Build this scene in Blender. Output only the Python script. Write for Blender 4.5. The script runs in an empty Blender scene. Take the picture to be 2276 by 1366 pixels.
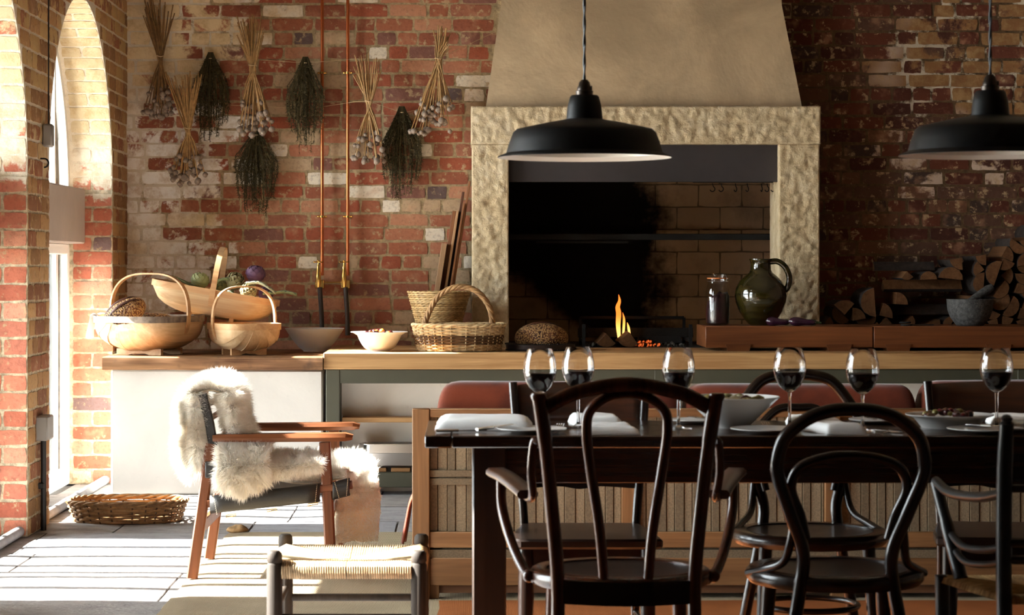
import bpy, bmesh, math, random
import numpy as np
from mathutils import Vector, Matrix, noise as mnoise

scene = bpy.context.scene
C = scene.collection
R = random.Random(7)
PI = math.pi

# ------------------------------------------------------------------ camera
FPX, VX, VY, ZC = 5000.0, 1030.0, 590.0, 1.2      # focal length in px, vanishing point, eye height
cd = bpy.data.cameras.new('camera')
cd.sensor_width = 36.0
cd.lens = FPX * 36.0 / 2276.0
cd.shift_x = (1138.0 - VX) / 2276.0
cd.shift_y = -(683.0 - VY) / 2276.0
cd.clip_end = 200
cd.dof.use_dof = True
cd.dof.focus_distance = 10.2
cd.dof.aperture_fstop = 9.0
cam = bpy.data.objects.new('camera', cd)
cam.location = (0, 0, ZC)
cam.rotation_euler = (PI / 2, 0, 0)
C.objects.link(cam)
scene.camera = cam

# ------------------------------------------------------------------ light
world = bpy.data.worlds.new('world')
scene.world = world
world.use_nodes = True
wb = world.node_tree.nodes['Background']
wb.inputs['Color'].default_value = (0.86, 0.94, 1.0, 1)
wb.inputs['Strength'].default_value = 11.5
sd = bpy.data.lights.new('sun', 'SUN')
sd.energy = 30.0
sd.angle = math.radians(0.6)
sd.color = (1.0, 0.98, 0.95)
sun = bpy.data.objects.new('sun', sd)
SUN_DIR = Vector((1.0, -0.03, -0.75)).normalized()
sun.rotation_euler = SUN_DIR.to_track_quat('-Z', 'Y').to_euler()
sun.location = (-8, 10, 7)
C.objects.link(sun)
vs = scene.view_settings
vs.view_transform = 'Standard'
vs.look = 'None'
vs.exposure = 1.28
vs.gamma = 1.0
vs.use_curve_mapping = False
scene.cycles.use_denoising = True
scene.cycles.max_bounces = 10
scene.cycles.diffuse_bounces = 6
scene.cycles.glossy_bounces = 5
scene.cycles.transmission_bounces = 8
scene.cycles.transparent_max_bounces = 16
scene.cycles.caustics_reflective = False
scene.cycles.caustics_refractive = False
scene.cycles.sample_clamp_indirect = 6.0

# ------------------------------------------------------------------ helpers
def P(px, py, d):
    """point of the place at distance d seen at photo pixel (px, py)"""
    return Vector(((px - VX) * d / FPX, d, ZC - (py - VY) * d / FPX))

def lin(r, g, b):
    f = lambda u: (u / 255 / 12.92) if u / 255 <= 0.04045 else ((u / 255 + 0.055) / 1.055) ** 2.4
    return (f(r), f(g), f(b), 1.0)

def tag(o, label, cat, group=None):
    o['label'] = label
    o['category'] = cat
    if group:
        o['group'] = group
    return o

def thing(name, label, cat, loc=(0, 0, 0), rz=0.0, group=None):
    o = bpy.data.objects.new(name, None)
    o.empty_display_size = 0.05
    C.objects.link(o)
    o.location = loc
    o.rotation_euler = (0, 0, rz)
    return tag(o, label, cat, group)

def world_loc(o):
    v = Vector((0, 0, 0))
    while o is not None:
        v += o.location
        o = o.parent
    return v

def link(name, me, mat=None, parent=None):
    o = bpy.data.objects.new(name, me)
    if mat is not None and len(me.materials) == 0:
        me.materials.append(mat)
    C.objects.link(o)
    if parent is not None:
        o.parent = parent
    return o

def copy_tree(o, parent=None):
    c = o.copy()
    C.objects.link(c)
    c.parent = parent
    for ch in list(o.children):
        copy_tree(ch, c)
    return c

class MB:
    """collects shapes; build() links them as one mesh object"""
    def __init__(self):
        self.v, self.f = [], []
    def add(self, vs, fs):
        n = len(self.v)
        self.v.extend([tuple(p) for p in vs])
        self.f.extend([tuple(i + n for i in q) for q in fs])
        return self
    def box(self, x0, x1, y0, y1, z0, z1, M=None):
        vs = [Vector(p) for p in ((x0,y0,z0),(x1,y0,z0),(x1,y1,z0),(x0,y1,z0),(x0,y0,z1),(x1,y0,z1),(x1,y1,z1),(x0,y1,z1))]
        if M is not None:
            vs = [M @ p for p in vs]
        return self.add(vs, [(0,3,2,1),(4,5,6,7),(0,1,5,4),(1,2,6,5),(2,3,7,6),(3,0,4,7)])
    def sweep(self, pts, prof, scale=None, up=(0, 0, 1), closed=False, caps=True):
        """prof: 2D outline (side, up) carried along pts"""
        pts = [Vector(p) for p in pts]
        n, k = len(pts), len(prof)
        if scale is None:
            scale = [1.0] * n
        elif not hasattr(scale, '__len__'):
            scale = [scale] * n
        tang = []
        for i in range(n):
            a = pts[(i - 1) % n] if (closed or i > 0) else pts[i]
            b = pts[(i + 1) % n] if (closed or i < n - 1) else pts[i]
            t = (b - a)
            tang.append(t.normalized() if t.length > 1e-9 else Vector((0, 0, 1)))
        u = Vector(up)
        t0 = tang[0]
        if abs(u.dot(t0)) > 0.95:
            u = Vector((0, 1, 0)) if abs(t0.y) < 0.9 else Vector((1, 0, 0))
        u = (u - t0 * u.dot(t0)).normalized()
        vs, fs = [], []
        for i in range(n):
            t = tang[i]
            u = (u - t * u.dot(t))
            u = u.normalized() if u.length > 1e-9 else Vector((0, 0, 1))
            s = t.cross(u)
            for (a, b) in prof:
                vs.append(pts[i] + (s * a + u * b) * scale[i])
        m = n if closed else n - 1
        for i in range(m):
            j = (i + 1) % n
            for q in range(k):
                r = (q + 1) % k
                fs.append((i*k+q, i*k+r, j*k+r, j*k+q))
        if caps and not closed:
            fs.append(tuple(range(k - 1, -1, -1)))
            fs.append(tuple((n-1)*k + q for q in range(k)))
        return self.add(vs, fs)
    def tube(self, pts, r, n=8, closed=False, up=(0, 0, 1)):
        prof = [(math.cos(2*PI*i/n), math.sin(2*PI*i/n)) for i in range(n)]
        sc = [r] * len(pts) if not hasattr(r, '__len__') else r
        return self.sweep(pts, prof, sc, up, closed)
    def bar(self, pts, w, h, up=(0, 0, 1), ch=0.0, closed=False):
        a, b = w / 2, h / 2
        if ch <= 0:
            prof = [(-a,-b),(a,-b),(a,b),(-a,b)]
        else:
            prof = [(-a+ch,-b),(a-ch,-b),(a,-b+ch),(a,b-ch),(a-ch,b),(-a+ch,b),(-a,b-ch),(-a,-b+ch)]
        return self.sweep(pts, prof, None, up, closed)
    def lathe(self, prof, c=(0, 0, 0), n=32, sx=1.0, sy=1.0, M=None, closed=True):
        """prof: [(r, z)], turned about z; r==0 makes a pole"""
        vs, fs, rings = [], [], []
        for (r, z) in prof:
            if r < 1e-6:
                rings.append([len(vs)])
                vs.append(Vector((0, 0, z)))
            else:
                rings.append(list(range(len(vs), len(vs) + n)))
                for i in range(n):
                    a = 2*PI*i/n
                    vs.append(Vector((r*sx*math.cos(a), r*sy*math.sin(a), z)))
        for A, B in zip(rings, rings[1:]):
            for i in range(n):
                j = (i + 1) % n
                if len(A) == 1 and len(B) == 1:
                    break
                if len(A) == 1:
                    fs.append((A[0], B[j], B[i])[::-1])
                elif len(B) == 1:
                    fs.append((A[i], A[j], B[0]))
                else:
                    fs.append((A[i], A[j], B[j], B[i]))
        c = Vector(c)
        vs = [(M @ p if M is not None else p) + c for p in vs]
        return self.add(vs, fs)
    def ball(self, c, rx, ry=None, rz=None, n=10, m=6, M=None, jit=0.0, rnd=None):
        ry = rx if ry is None else ry
        rz = rx if rz is None else rz
        prof = [(math.sin(PI*i/m), -math.cos(PI*i/m)) for i in range(m + 1)]
        k = len(self.v)
        S = Matrix.Diagonal((rx, ry, rz))
        self.lathe([(r if 0 < i < m else 0, z) for i, (r, z) in enumerate(prof)], c, n, M=(M @ S if M is not None else S))
        if jit:
            cc = Vector(c)
            for i in range(k, len(self.v)):
                p = Vector(self.v[i])
                self.v[i] = tuple(cc + (p - cc) * (1 + (rnd or R).uniform(-jit, jit)))
        return self
    def prism(self, poly, y0, y1, f=None):
        """outline in (x, z) between depths y0 and y1"""
        n = len(poly)
        vs = [Vector((x, y0, z)) for x, z in poly] + [Vector((x, y1, z)) for x, z in poly]
        if f:
            vs = [f(p) for p in vs]
        fs = [tuple(range(n)), tuple(range(2*n - 1, n - 1, -1))]
        fs += [(i, i + n, (i+1) % n + n, (i+1) % n) for i in range(n)]
        return self.add(vs, fs)
    def grid(self, fn, nu, nv, wrap_u=False):
        vs = [fn(i / (nu if wrap_u else nu - 1), j / (nv - 1)) for i in range(nu) for j in range(nv)]
        fs = []
        for i in range(nu if wrap_u else nu - 1):
            i2 = (i + 1) % nu
            for j in range(nv - 1):
                fs.append((i*nv+j, i2*nv+j, i2*nv+j+1, i*nv+j+1))
        return self.add(vs, fs)
    def mesh(self, name, org=(0, 0, 0), smooth=40, bevel=0.0, seg=1):
        me = bpy.data.meshes.new(name)
        ox, oy, oz = org
        me.from_pydata([(x-ox, y-oy, z-oz) for x, y, z in self.v], [], self.f)
        bm = bmesh.new()
        bm.from_mesh(me)
        if bevel > 0:
            es = [e for e in bm.edges if len(e.link_faces) == 2 and e.calc_face_angle(0) > 0.6]
            bmesh.ops.bevel(bm, geom=es, offset=bevel, segments=seg, affect='EDGES', clamp_overlap=True)
        bmesh.ops.recalc_face_normals(bm, faces=bm.faces)
        bm.to_mesh(me)
        bm.free()
        if smooth:
            me.polygons.foreach_set('use_smooth', [True] * len(me.polygons))
            me.set_sharp_from_angle(angle=math.radians(smooth))
        me.update()
        return me
    def build(self, name, mat, parent=None, smooth=40, bevel=0.0, seg=1, org=None):
        """shapes are in world coordinates; org: where a parentless mesh keeps its origin"""
        base = world_loc(parent) if parent is not None else Vector(org if org is not None else (0, 0, 0))
        o = link(name, self.mesh(name, base, smooth, bevel, seg), mat, parent)
        if parent is None:
            o.location = base
        return o

def curve(pts, n=8, closed=False):
    """Catmull-Rom through pts"""
    pts = [Vector(p) for p in pts]
    out, k = [], len(pts)
    for i in range(k if closed else k - 1):
        p0 = pts[(i-1) % k] if (closed or i > 0) else pts[0]*2 - pts[1]
        p1, p2 = pts[i], pts[(i+1) % k]
        p3 = pts[(i+2) % k] if (closed or i + 2 < k) else pts[-1]*2 - pts[-2]
        for j in range(n):
            t = j / n
            out.append(0.5*((2*p1) + (p2-p0)*t + (2*p0-5*p1+4*p2-p3)*t*t + (3*p1-p0-3*p2+p3)*t*t*t))
    if not closed:
        out.append(pts[-1])
    return out

def structure(o):
    o['kind'] = 'structure'
    return o
def stuff(o):
    o['kind'] = 'stuff'
    return o

# ------------------------------------------------------------------ materials
class G:
    def __init__(self, name):
        self.m = bpy.data.materials.new(name)
        self.m.use_nodes = True
        self.nt = self.m.node_tree
        self.nt.nodes.clear()
        self.out = self.nt.nodes.new('ShaderNodeOutputMaterial')
    def n(self, t, ins=None, **kw):
        nd = self.nt.nodes.new('ShaderNode' + t)
        for k, v in kw.items():
            setattr(nd, k, v)
        for k, v in (ins or {}).items():
            self.set(nd.inputs[k], v)
        return nd
    def set(self, sock, v):
        if isinstance(v, bpy.types.NodeSocket):
            self.nt.links.new(v, sock)
        elif v is not None:
            sock.default_value = v
    def math(self, op, a, b=0.0, clamp=False):
        nd = self.n('Math', {0: a, 1: b}, operation=op)
        nd.use_clamp = clamp
        return nd.outputs[0]
    def mix(self, f, a, b, blend='MIX'):
        nd = self.n('Mix', data_type='RGBA', blend_type=blend)
        self.set(nd.inputs[0], f); self.set(nd.inputs[6], a); self.set(nd.inputs[7], b)
        return nd.outputs[2]
    def noise(self, vec, scale, detail=3.0, rough=0.55, dist=0.0):
        return self.n('TexNoise', {'Vector': vec, 'Scale': scale, 'Detail': detail, 'Roughness': rough, 'Distortion': dist}).outputs[0]
    def step(self, v, lo, hi, a=0.0, b=1.0):
        return self.n('MapRange', {0: v, 1: lo, 2: hi, 3: a, 4: b}, interpolation_type='SMOOTHSTEP').outputs[0]
    def ramp(self, f, stops, const=False):
        nd = self.n('ValToRGB', {0: f})
        cr = nd.color_ramp
        if const:
            cr.interpolation = 'CONSTANT'
        while len(cr.elements) < len(stops):
            cr.elements.new(0.5)
        for e, (p, col) in zip(cr.elements, stops):
            e.position = p; e.color = col
        return nd.outputs[0]
    def pos(self):
        return self.n('NewGeometry').outputs['Position']
    def obj(self):
        return self.n('TexCoord').outputs['Object']
    def map(self, vec, scale=(1, 1, 1), rot=(0, 0, 0), loc=(0, 0, 0)):
        return self.n('Mapping', {'Vector': vec, 'Scale': scale, 'Rotation': rot, 'Location': loc}).outputs[0]
    def bump(self, h, dist=0.002, strength=1.0):
        return self.n('Bump', {'Height': h, 'Distance': dist, 'Strength': strength}).outputs[0]
    def bsdf(self, col, rough=0.6, metal=0.0, spec=0.5, normal=None, **kw):
        nd = self.n('BsdfPrincipled', {'Base Color': col, 'Roughness': rough, 'Metallic': metal, 'Specular IOR Level': spec})
        if normal is not None:
            self.set(nd.inputs['Normal'], normal)
        for k, v in kw.items():
            self.set(nd.inputs[k.replace('_', ' ')], v)
        self.nt.links.new(nd.outputs[0], self.out.inputs[0])
        return self.m

def plain(name, rgb, rough=0.6, metal=0.0, spec=0.5, var=0.0, scale=12.0, bump=0.0, bscale=60.0, **kw):
    g = G(name)
    v = g.obj()
    col = lin(*rgb)
    if var:
        dark = tuple(max(0, c * (1 - var)) for c in col[:3]) + (1,)
        lite = tuple(min(1, c * (1 + var)) for c in col[:3]) + (1,)
        col = g.mix(g.step(g.noise(v, scale, 4), 0.3, 0.7), dark, lite)
    nrm = g.bump(g.noise(v, bscale, 3), bump) if bump else None
    return g.bsdf(col, rough, metal, spec, nrm, **kw)

def wood(name, dark, light, axis=0, scale=1.0, rough=0.5, spec=0.4, bump=0.0006, stain=None, coat=0.0):
    g = G(name)
    rnd = g.n('ObjectInfo').outputs['Random']
    off = g.n('CombineXYZ', {0: g.math('MULTIPLY', rnd, 7.3), 1: g.math('MULTIPLY', rnd, 3.1), 2: g.math('MULTIPLY', rnd, 5.7)}).outputs[0]
    v = g.n('VectorMath', {0: g.obj(), 1: off}, operation='ADD').outputs[0]
    s = [26.0*scale] * 3; s[axis] = 1.6*scale
    s2 = [110.0*scale] * 3; s2[axis] = 3.0*scale
    big = g.noise(g.map(v, s), 1.0, 3, 0.6, 0.8)
    fine = g.noise(g.map(v, s2), 1.0, 2, 0.5)
    f = g.math('ADD', g.math('MULTIPLY', big, 0.75), g.math('MULTIPLY', fine, 0.3))
    mid = tuple((a + b) / 2 for a, b in zip(lin(*dark), lin(*light)))
    col = g.ramp(f, [(0.3, lin(*dark)), (0.52, mid), (0.72, lin(*light))])
    col = g.mix(1.0, col, g.ramp(rnd, [(0.0, (0.78, 0.76, 0.74, 1)), (1.0, (1.0, 1.0, 1.0, 1))]), 'MULTIPLY')
    if stain:
        col = g.mix(g.step(g.noise(v, 5.0*scale, 4, 0.65), 0.52, 0.66), col, lin(*stain))
    return g.bsdf(col, rough, 0.0, spec, g.bump(f, bump), Coat_Weight=coat, Coat_Roughness=0.2)

def brick_mat(name, bias, tint=None, white=(244, 240, 234), cream=(222, 198, 156), stain=None, ns=6.5):
    """fired clay with mortar smears and remains of limewash. bias(g, x, y, z) -> how much limewash, 0..1"""
    g = G(name)
    pos = g.pos()
    sp = g.n('SeparateXYZ', {0: pos})
    x, y, z = sp.outputs[0], sp.outputs[1], sp.outputs[2]
    info = g.n('ObjectInfo').outputs['Random']
    isl = g.n('NewGeometry').outputs['Random Per Island']
    rnd = g.math('FRACT', g.math('ADD', g.math('MULTIPLY', info, 3.7), isl))
    cols = tint or [(0.0, (144, 84, 62)), (0.14, (158, 96, 70)), (0.30, (172, 112, 84)), (0.42, (130, 88, 76)),
                    (0.50, (154, 82, 58)), (0.62, (182, 128, 98)), (0.72, (148, 94, 72)), (0.80, (184, 156, 124)), (0.88, (102, 84, 80)), (0.91, (228, 214, 192))]
    col = g.ramp(rnd, [(p, lin(*c)) for p, c in cols], const=True)
    grain = g.noise(pos, 55, 4, 0.6)
    col = g.mix(g.step(grain, 0.45, 0.8, 0.0, 0.45), col, lin(96, 54, 42), 'MIX')
    blot = g.noise(pos, 9, 3, 0.6)
    col = g.mix(g.step(blot, 0.52, 0.75, 0.0, 0.45), col, lin(196, 150, 116))
    smear = g.noise(pos, 22, 5, 0.65)
    col = g.mix(g.step(smear, 0.56, 0.66, 0.0, 0.85), col, lin(184, 156, 120))
    # limewash
    n1 = g.noise(pos, ns, 7, 0.68, 0.3)
    n2 = g.noise(pos, 1.7, 2, 0.5)
    w = g.math('ADD', g.math('ADD', g.math('MULTIPLY', n1, 0.7), g.math('MULTIPLY', n2, 0.3)), bias(g, x, y, z))
    w = g.math('ADD', w, g.math('MULTIPLY', g.math('SUBTRACT', rnd, 0.5), 0.3))
    mask = g.step(w, 0.97, 1.03)
    hi = g.math('ADD', g.noise(pos, 1.3, 3, 0.6), g.step(z, 1.7, 2.3, -0.12, 0.14))
    lime = g.mix(g.step(hi, 0.44, 0.6), lin(*white), lin(*cream))
    lime = g.mix(g.step(g.noise(pos, 11, 6, 0.75), 0.42, 0.66, 0.0, 0.6), lime, lin(180, 146, 100))
    col = g.mix(mask, col, lime)
    if stain:
        col = g.mix(stain(g, x, y, z), col, lin(120, 84, 50), 'MULTIPLY')
    h = g.math('ADD', g.math('MULTIPLY', grain, 0.6), g.math('MULTIPLY', smear, 1.0))
    return g.bsdf(col, 0.85, 0, 0.25, g.bump(h, 0.004, 0.8))

def mortar_mat(name, bias, base=(188, 164, 126)):
    g = G(name)
    pos = g.pos()
    sp = g.n('SeparateXYZ', {0: pos})
    n = g.noise(pos, 30, 5, 0.65)
    col = g.mix(g.step(n, 0.3, 0.7), lin(*[c * 0.72 for c in base]), lin(*base))
    n1 = g.noise(pos, 6.5, 6, 0.68, 0.3)
    n2 = g.noise(pos, 1.7, 2, 0.5)
    w = g.math('ADD', g.math('ADD', g.math('MULTIPLY', n1, 0.7), g.math('MULTIPLY', n2, 0.3)), bias(g, *[sp.outputs[i] for i in range(3)]))
    col = g.mix(g.step(w, 1.0, 1.08, 0.0, 0.85), col, lin(222, 210, 190))
    return g.bsdf(col, 0.9, 0, 0.2, g.bump(n, 0.008))

def ramp3(g, v, a, b, lo, hi):
    return g.step(v, a, b, lo, hi)

def bias_back_left(g, x, y, z):
    a = g.step(x, -1.8, -0.6, 0.60, 0.16)
    b = g.step(z, 2.25, 2.6, 0.0, 0.1)
    return g.math('ADD', a, b)
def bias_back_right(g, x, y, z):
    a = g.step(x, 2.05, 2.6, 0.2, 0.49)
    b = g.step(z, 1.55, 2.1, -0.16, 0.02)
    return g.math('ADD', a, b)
def bias_jamb(g, x, y, z):
    return g.step(z, 1.45, 1.75, 0.22, 0.66)
def bias_face(g, x, y, z):
    return g.step(z, 1.3, 1.8, 0.22, 0.44)

M = {}
M['brick_bl'] = brick_mat('brick_back_left', bias_back_left)
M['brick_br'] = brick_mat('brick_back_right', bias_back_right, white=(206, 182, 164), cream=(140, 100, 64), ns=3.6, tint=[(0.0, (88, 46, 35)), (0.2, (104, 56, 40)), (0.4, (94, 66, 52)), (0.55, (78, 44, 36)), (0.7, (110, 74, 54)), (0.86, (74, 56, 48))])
M['brick_jamb'] = brick_mat('brick_jamb', bias_jamb, white=(218, 207, 186), cream=(208, 188, 150), tint=[(0.0, (176, 100, 76)), (0.2, (194, 120, 94)), (0.4, (166, 92, 70)), (0.55, (204, 140, 114)), (0.75, (184, 112, 90)), (0.9, (120, 96, 92)), (0.95, (222, 196, 164))])
M['brick_face'] = brick_mat('brick_face', bias_face, white=(206, 182, 140), cream=(190, 158, 106), tint=[(0.0, (150, 112, 74)), (0.25, (178, 138, 92)), (0.5, (152, 98, 68)), (0.7, (192, 154, 106)), (0.85, (136, 92, 64))])
M['mortar_bl'] = mortar_mat('mortar_back_left', bias_back_left)
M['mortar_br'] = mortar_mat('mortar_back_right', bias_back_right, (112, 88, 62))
M['mortar_l'] = mortar_mat('mortar_left', bias_jamb, (216, 198, 166))

# ------------------------------------------------------------------ shared materials
def plaster(name, rgb, var=0.12, rough=0.85, bump=0.0015):
    g = G(name)
    v = g.pos()
    a = g.noise(v, 2.2, 5, 0.62, 0.4)
    b = g.noise(v, 28, 4, 0.6)
    col = lin(*rgb)
    dark = tuple(c * (1 - var * 1.6) for c in col[:3]) + (1,)
    lite = tuple(min(1, c * (1 + var)) for c in col[:3]) + (1,)
    c1 = g.mix(g.step(a, 0.3, 0.7), dark, lite)
    c1 = g.mix(g.step(b, 0.62, 0.75, 0, 0.18), c1, tuple(c * 0.6 for c in col[:3]) + (1,))
    h = g.math('ADD', g.math('MULTIPLY', a, 3.0), g.math('MULTIPLY', b, 0.4))
    return g.bsdf(c1, rough, 0, 0.25, g.bump(h, bump))

M['plaster_white'] = plaster('lime_plaster', (194, 189, 181), 0.05)
M['plaster_plinth'] = plaster('plinth_plaster', (238, 232, 220), 0.04)
M['plaster_hood'] = plaster('hood_plaster', (186, 162, 130), 0.13, 0.7, 0.004)
M['beam'] = plaster('beam_plaster', (186, 172, 160), 0.05)
M['ceiling'] = plain('ceiling_paint', (150, 138, 120), 0.9)
M['dark_wall'] = plain('room_wall', (120, 92, 70), 0.9, var=0.2, scale=3)
M['white_paint'] = plain('white_joinery', (236, 236, 232), 0.45)
M['oak'] = wood('oak', (158, 112, 66), (206, 164, 112), 0, 1.0, 0.55)
M['oak_z'] = wood('oak_upright', (128, 86, 48), (172, 126, 78), 2, 1.0, 0.55)
M['oak_x'] = wood('oak_rail', (134, 90, 50), (178, 132, 84), 0, 1.0, 0.55)
M['old_wood'] = wood('reclaimed_slab', (98, 66, 44), (184, 138, 98), 0, 0.8, 0.75, 0.2, 0.002, stain=(84, 60, 42))
M['green'] = plain('green_frame_paint', (64, 62, 46), 0.55, var=0.05)
M['steel'] = plain('brushed_steel', (196, 190, 182), 0.28, 1.0)
M['black_metal'] = plain('blackened_steel', (44, 40, 38), 0.55, 0.6, var=0.2)
M['band'] = plain('hood_steel_band', (58, 52, 52), 0.6, 0.3, var=0.15, scale=3)
M['iron'] = plain('cast_iron', (26, 23, 21), 0.7, 0.4)
M['grey_metal'] = plain('grey_conduit_box', (150, 146, 140), 0.5, 0.3)
M['black_plastic'] = plain('black_conduit', (30, 29, 29), 0.5)
M['pipe_grey'] = plain('grey_sill_roll', (150, 146, 146), 0.7, var=0.15)

def stone_rough():
    g = G('hewn_stone')
    v = g.pos()
    a = g.noise(v, 9, 5, 0.6); b = g.noise(v, 60, 4, 0.6); c = g.noise(v, 26, 6, 0.72, 0.25)
    col = g.ramp(g.math('ADD', g.math('MULTIPLY', a, 0.5), g.math('MULTIPLY', c, 0.5)), [(0.3, lin(168, 142, 106)), (0.5, lin(206, 184, 148)), (0.7, lin(224, 208, 180))])
    return g.bsdf(col, 0.85, 0, 0.3, g.bump(g.math('ADD', g.math('MULTIPLY', c, 1.0), g.math('MULTIPLY', b, 0.35)), 0.012))
M['stone'] = stone_rough()

def flag_mat():
    g = G('flagstone')
    v = g.pos()
    rnd = g.n('ObjectInfo').outputs['Random']
    base = g.ramp(rnd, [(0.0, lin(136, 132, 132)), (0.5, lin(154, 148, 144)), (1.0, lin(146, 146, 152))])
    n = g.noise(g.map(v, (1.0, 1.6, 1.0)), 7, 6, 0.7)
    col = g.mix(g.step(n, 0.42, 0.7, 0, 0.5), base, lin(104, 100, 98))
    col = g.mix(g.step(g.noise(v, 60, 4, 0.7), 0.55, 0.75, 0, 0.5), col, lin(176, 172, 166))
    return g.bsdf(col, g.step(n, 0.3, 0.7, 0.55, 0.8), 0, 0.35, g.bump(g.math('ADD', n, g.math('MULTIPLY', g.noise(v, 45, 4, 0.6), 0.5)), 0.006))
M['flag'] = flag_mat()
M['joint'] = plain('floor_joint', (92, 86, 80), 0.9, var=0.2)

def glass_pane():
    g = G('window_glass')
    t = g.n('BsdfTransparent', {'Color': (0.97, 0.98, 0.97, 1)})
    gl = g.n('BsdfGlossy', {'Roughness': 0.02})
    fr = g.n('Fresnel', {'IOR': 1.45})
    mx = g.n('MixShader', {0: fr.outputs[0], 1: t.outputs[0], 2: gl.outputs[0]})
    g.nt.links.new(mx.outputs[0], g.out.inputs[0])
    return g.m
M['pane'] = glass_pane()

# ------------------------------------------------------------------ bricks
def brick_mesh(name, L, H, mat, seed, proud=0.0055, back=0.03):
    r = random.Random(seed)
    nx, nz = (7, 4) if L > 0.15 else (5, 4)
    b = MB()
    vs = []
    for j in range(nz):
        for i in range(nx):
            u, w = i / (nx - 1) - 0.5, j / (nz - 1) - 0.5
            edge = (i in (0, nx - 1)) or (j in (0, nz - 1))
            corner = (i in (0, nx - 1)) and (j in (0, nz - 1))
            x = u * L + r.uniform(-1, 1) * 0.0025
            z = w * H + r.uniform(-1, 1) * 0.002
            if corner:
                x -= math.copysign(r.uniform(0.000, 0.006), u); z -= math.copysign(r.uniform(0.000, 0.004), w)
            y = -proud + r.uniform(-0.0015, 0.0015) + (r.uniform(0.001, 0.004) if edge else 0)
            vs.append((x, y, z))
    fs = [(j*nx+i, j*nx+i+1, (j+1)*nx+i+1, (j+1)*nx+i) for j in range(nz-1) for i in range(nx-1)]
    rim = [i for i in range(nx)] + [j*nx + nx-1 for j in range(1, nz)] + [(nz-1)*nx + i for i in range(nx-2, -1, -1)] + [j*nx for j in range(nz-2, 0, -1)]
    k = len(vs)
    for q in rim:
        x, y, z = vs[q]
        vs.append((x * 1.01, back, z * 1.02))
    m = len(rim)
    fs += [(rim[i], k+i, k+(i+1) % m, rim[(i+1) % m]) for i in range(m)]
    b.add(vs, fs)
    me = b.mesh(name, smooth=50)
    me.materials.append(mat)
    return me

PITCH = 0.080
class Bricks:
    def __init__(self, mat, nvar=7):
        self.s = [brick_mesh('brick', 0.219, 0.0685, mat, 100 + i) for i in range(nvar)]
        self.h = [brick_mesh('brick', 0.104, 0.0685, mat, 200 + i) for i in range(nvar)]
    def put(self, parent, loc, length, rot=(0, 0, 0), name='brick'):
        big = length > 0.15
        me = R.choice(self.s if big else self.h)
        o = bpy.data.objects.new(name, me)
        C.objects.link(o)
        o.parent = parent
        o.location = Vector(loc) - world_loc(parent)
        o.rotation_euler = rot
        o.scale = (length / (0.219 if big else 0.104) * R.choice((1, 1, 1)), 1.0, R.uniform(0.94, 1.03))
        return o
    def row(self, a, b, i):
        """cells (centre, length) along a..b for course i"""
        cells, x = [], a - R.uniform(0.0, 0.2)
        heads = (i % 4 == 2)
        while x < b - 0.02:
            l = 0.106 if (heads and R.random() < 0.8) or (not heads and R.random() < 0.2) else 0.223
            l *= R.uniform(0.93, 1.05)
            x0, x1 = max(x, a), min(x + l, b)
            if x1 - x0 > 0.04:
                cells.append(((x0 + x1) / 2, x1 - x0))
            x += l + R.uniform(0.010, 0.016)
        return cells

YB, XL = 12.9, -1.93             # back wall, left wall faces
def brickwork(bk, parent, mat, rects):
    """the courses beyond the single bricks, joined into one part"""
    m = MB()
    for (x0, x1, i0, i1) in rects:
        for i in range(i0, i1):
            z = 0.70 + PITCH * (i + 0.5)
            for c, l in bk.row(x0, x1, i):
                me = R.choice(bk.s if l > 0.15 else bk.h)
                k = l / (0.219 if l > 0.15 else 0.104)
                m.add([(v.co.x*k + c, v.co.y + YB, v.co.z + z) for v in me.vertices], [tuple(p.vertices) for p in me.polygons])
    return stuff(m.build('brickwork', mat, parent, smooth=50))
# back wall, either side of the fireplace
wall_bl = structure(MB().box(-2.4, 0.2, YB, YB + 0.3, 0, 4.0).build('wall_back_left', M['mortar_bl'], smooth=0, org=(-1, YB, 0)))
structure(MB().box(0.2, 1.88, YB, YB + 0.3, 2.2, 4.0).build('wall_back', M['mortar_bl'], smooth=0, org=(1, YB, 3)))
bk = Bricks(M['brick_bl'])
for i in range(26):
    z = 0.70 + PITCH * (i + 0.5)
    for c, l in bk.row(XL - 0.02, 0.19 if z > 2.0 else 0.06, i):
        bk.put(wall_bl, (c, YB, z + R.uniform(-0.003, 0.003)), l, (0, R.uniform(-0.012, 0.012), 0))
brickwork(bk, wall_bl, M['brick_bl'], [(XL - 0.02, 0.45, 26, 41)])
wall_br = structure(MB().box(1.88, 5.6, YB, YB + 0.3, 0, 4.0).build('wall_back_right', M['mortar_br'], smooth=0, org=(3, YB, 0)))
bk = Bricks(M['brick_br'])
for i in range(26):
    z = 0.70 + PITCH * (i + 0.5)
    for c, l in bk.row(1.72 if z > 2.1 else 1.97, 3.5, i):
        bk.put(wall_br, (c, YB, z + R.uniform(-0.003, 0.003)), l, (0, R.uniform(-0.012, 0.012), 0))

brickwork(bk, wall_br, M['brick_br'], [(1.5, 3.5, 26, 41), (3.5, 5.48, -8, 41)])

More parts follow.
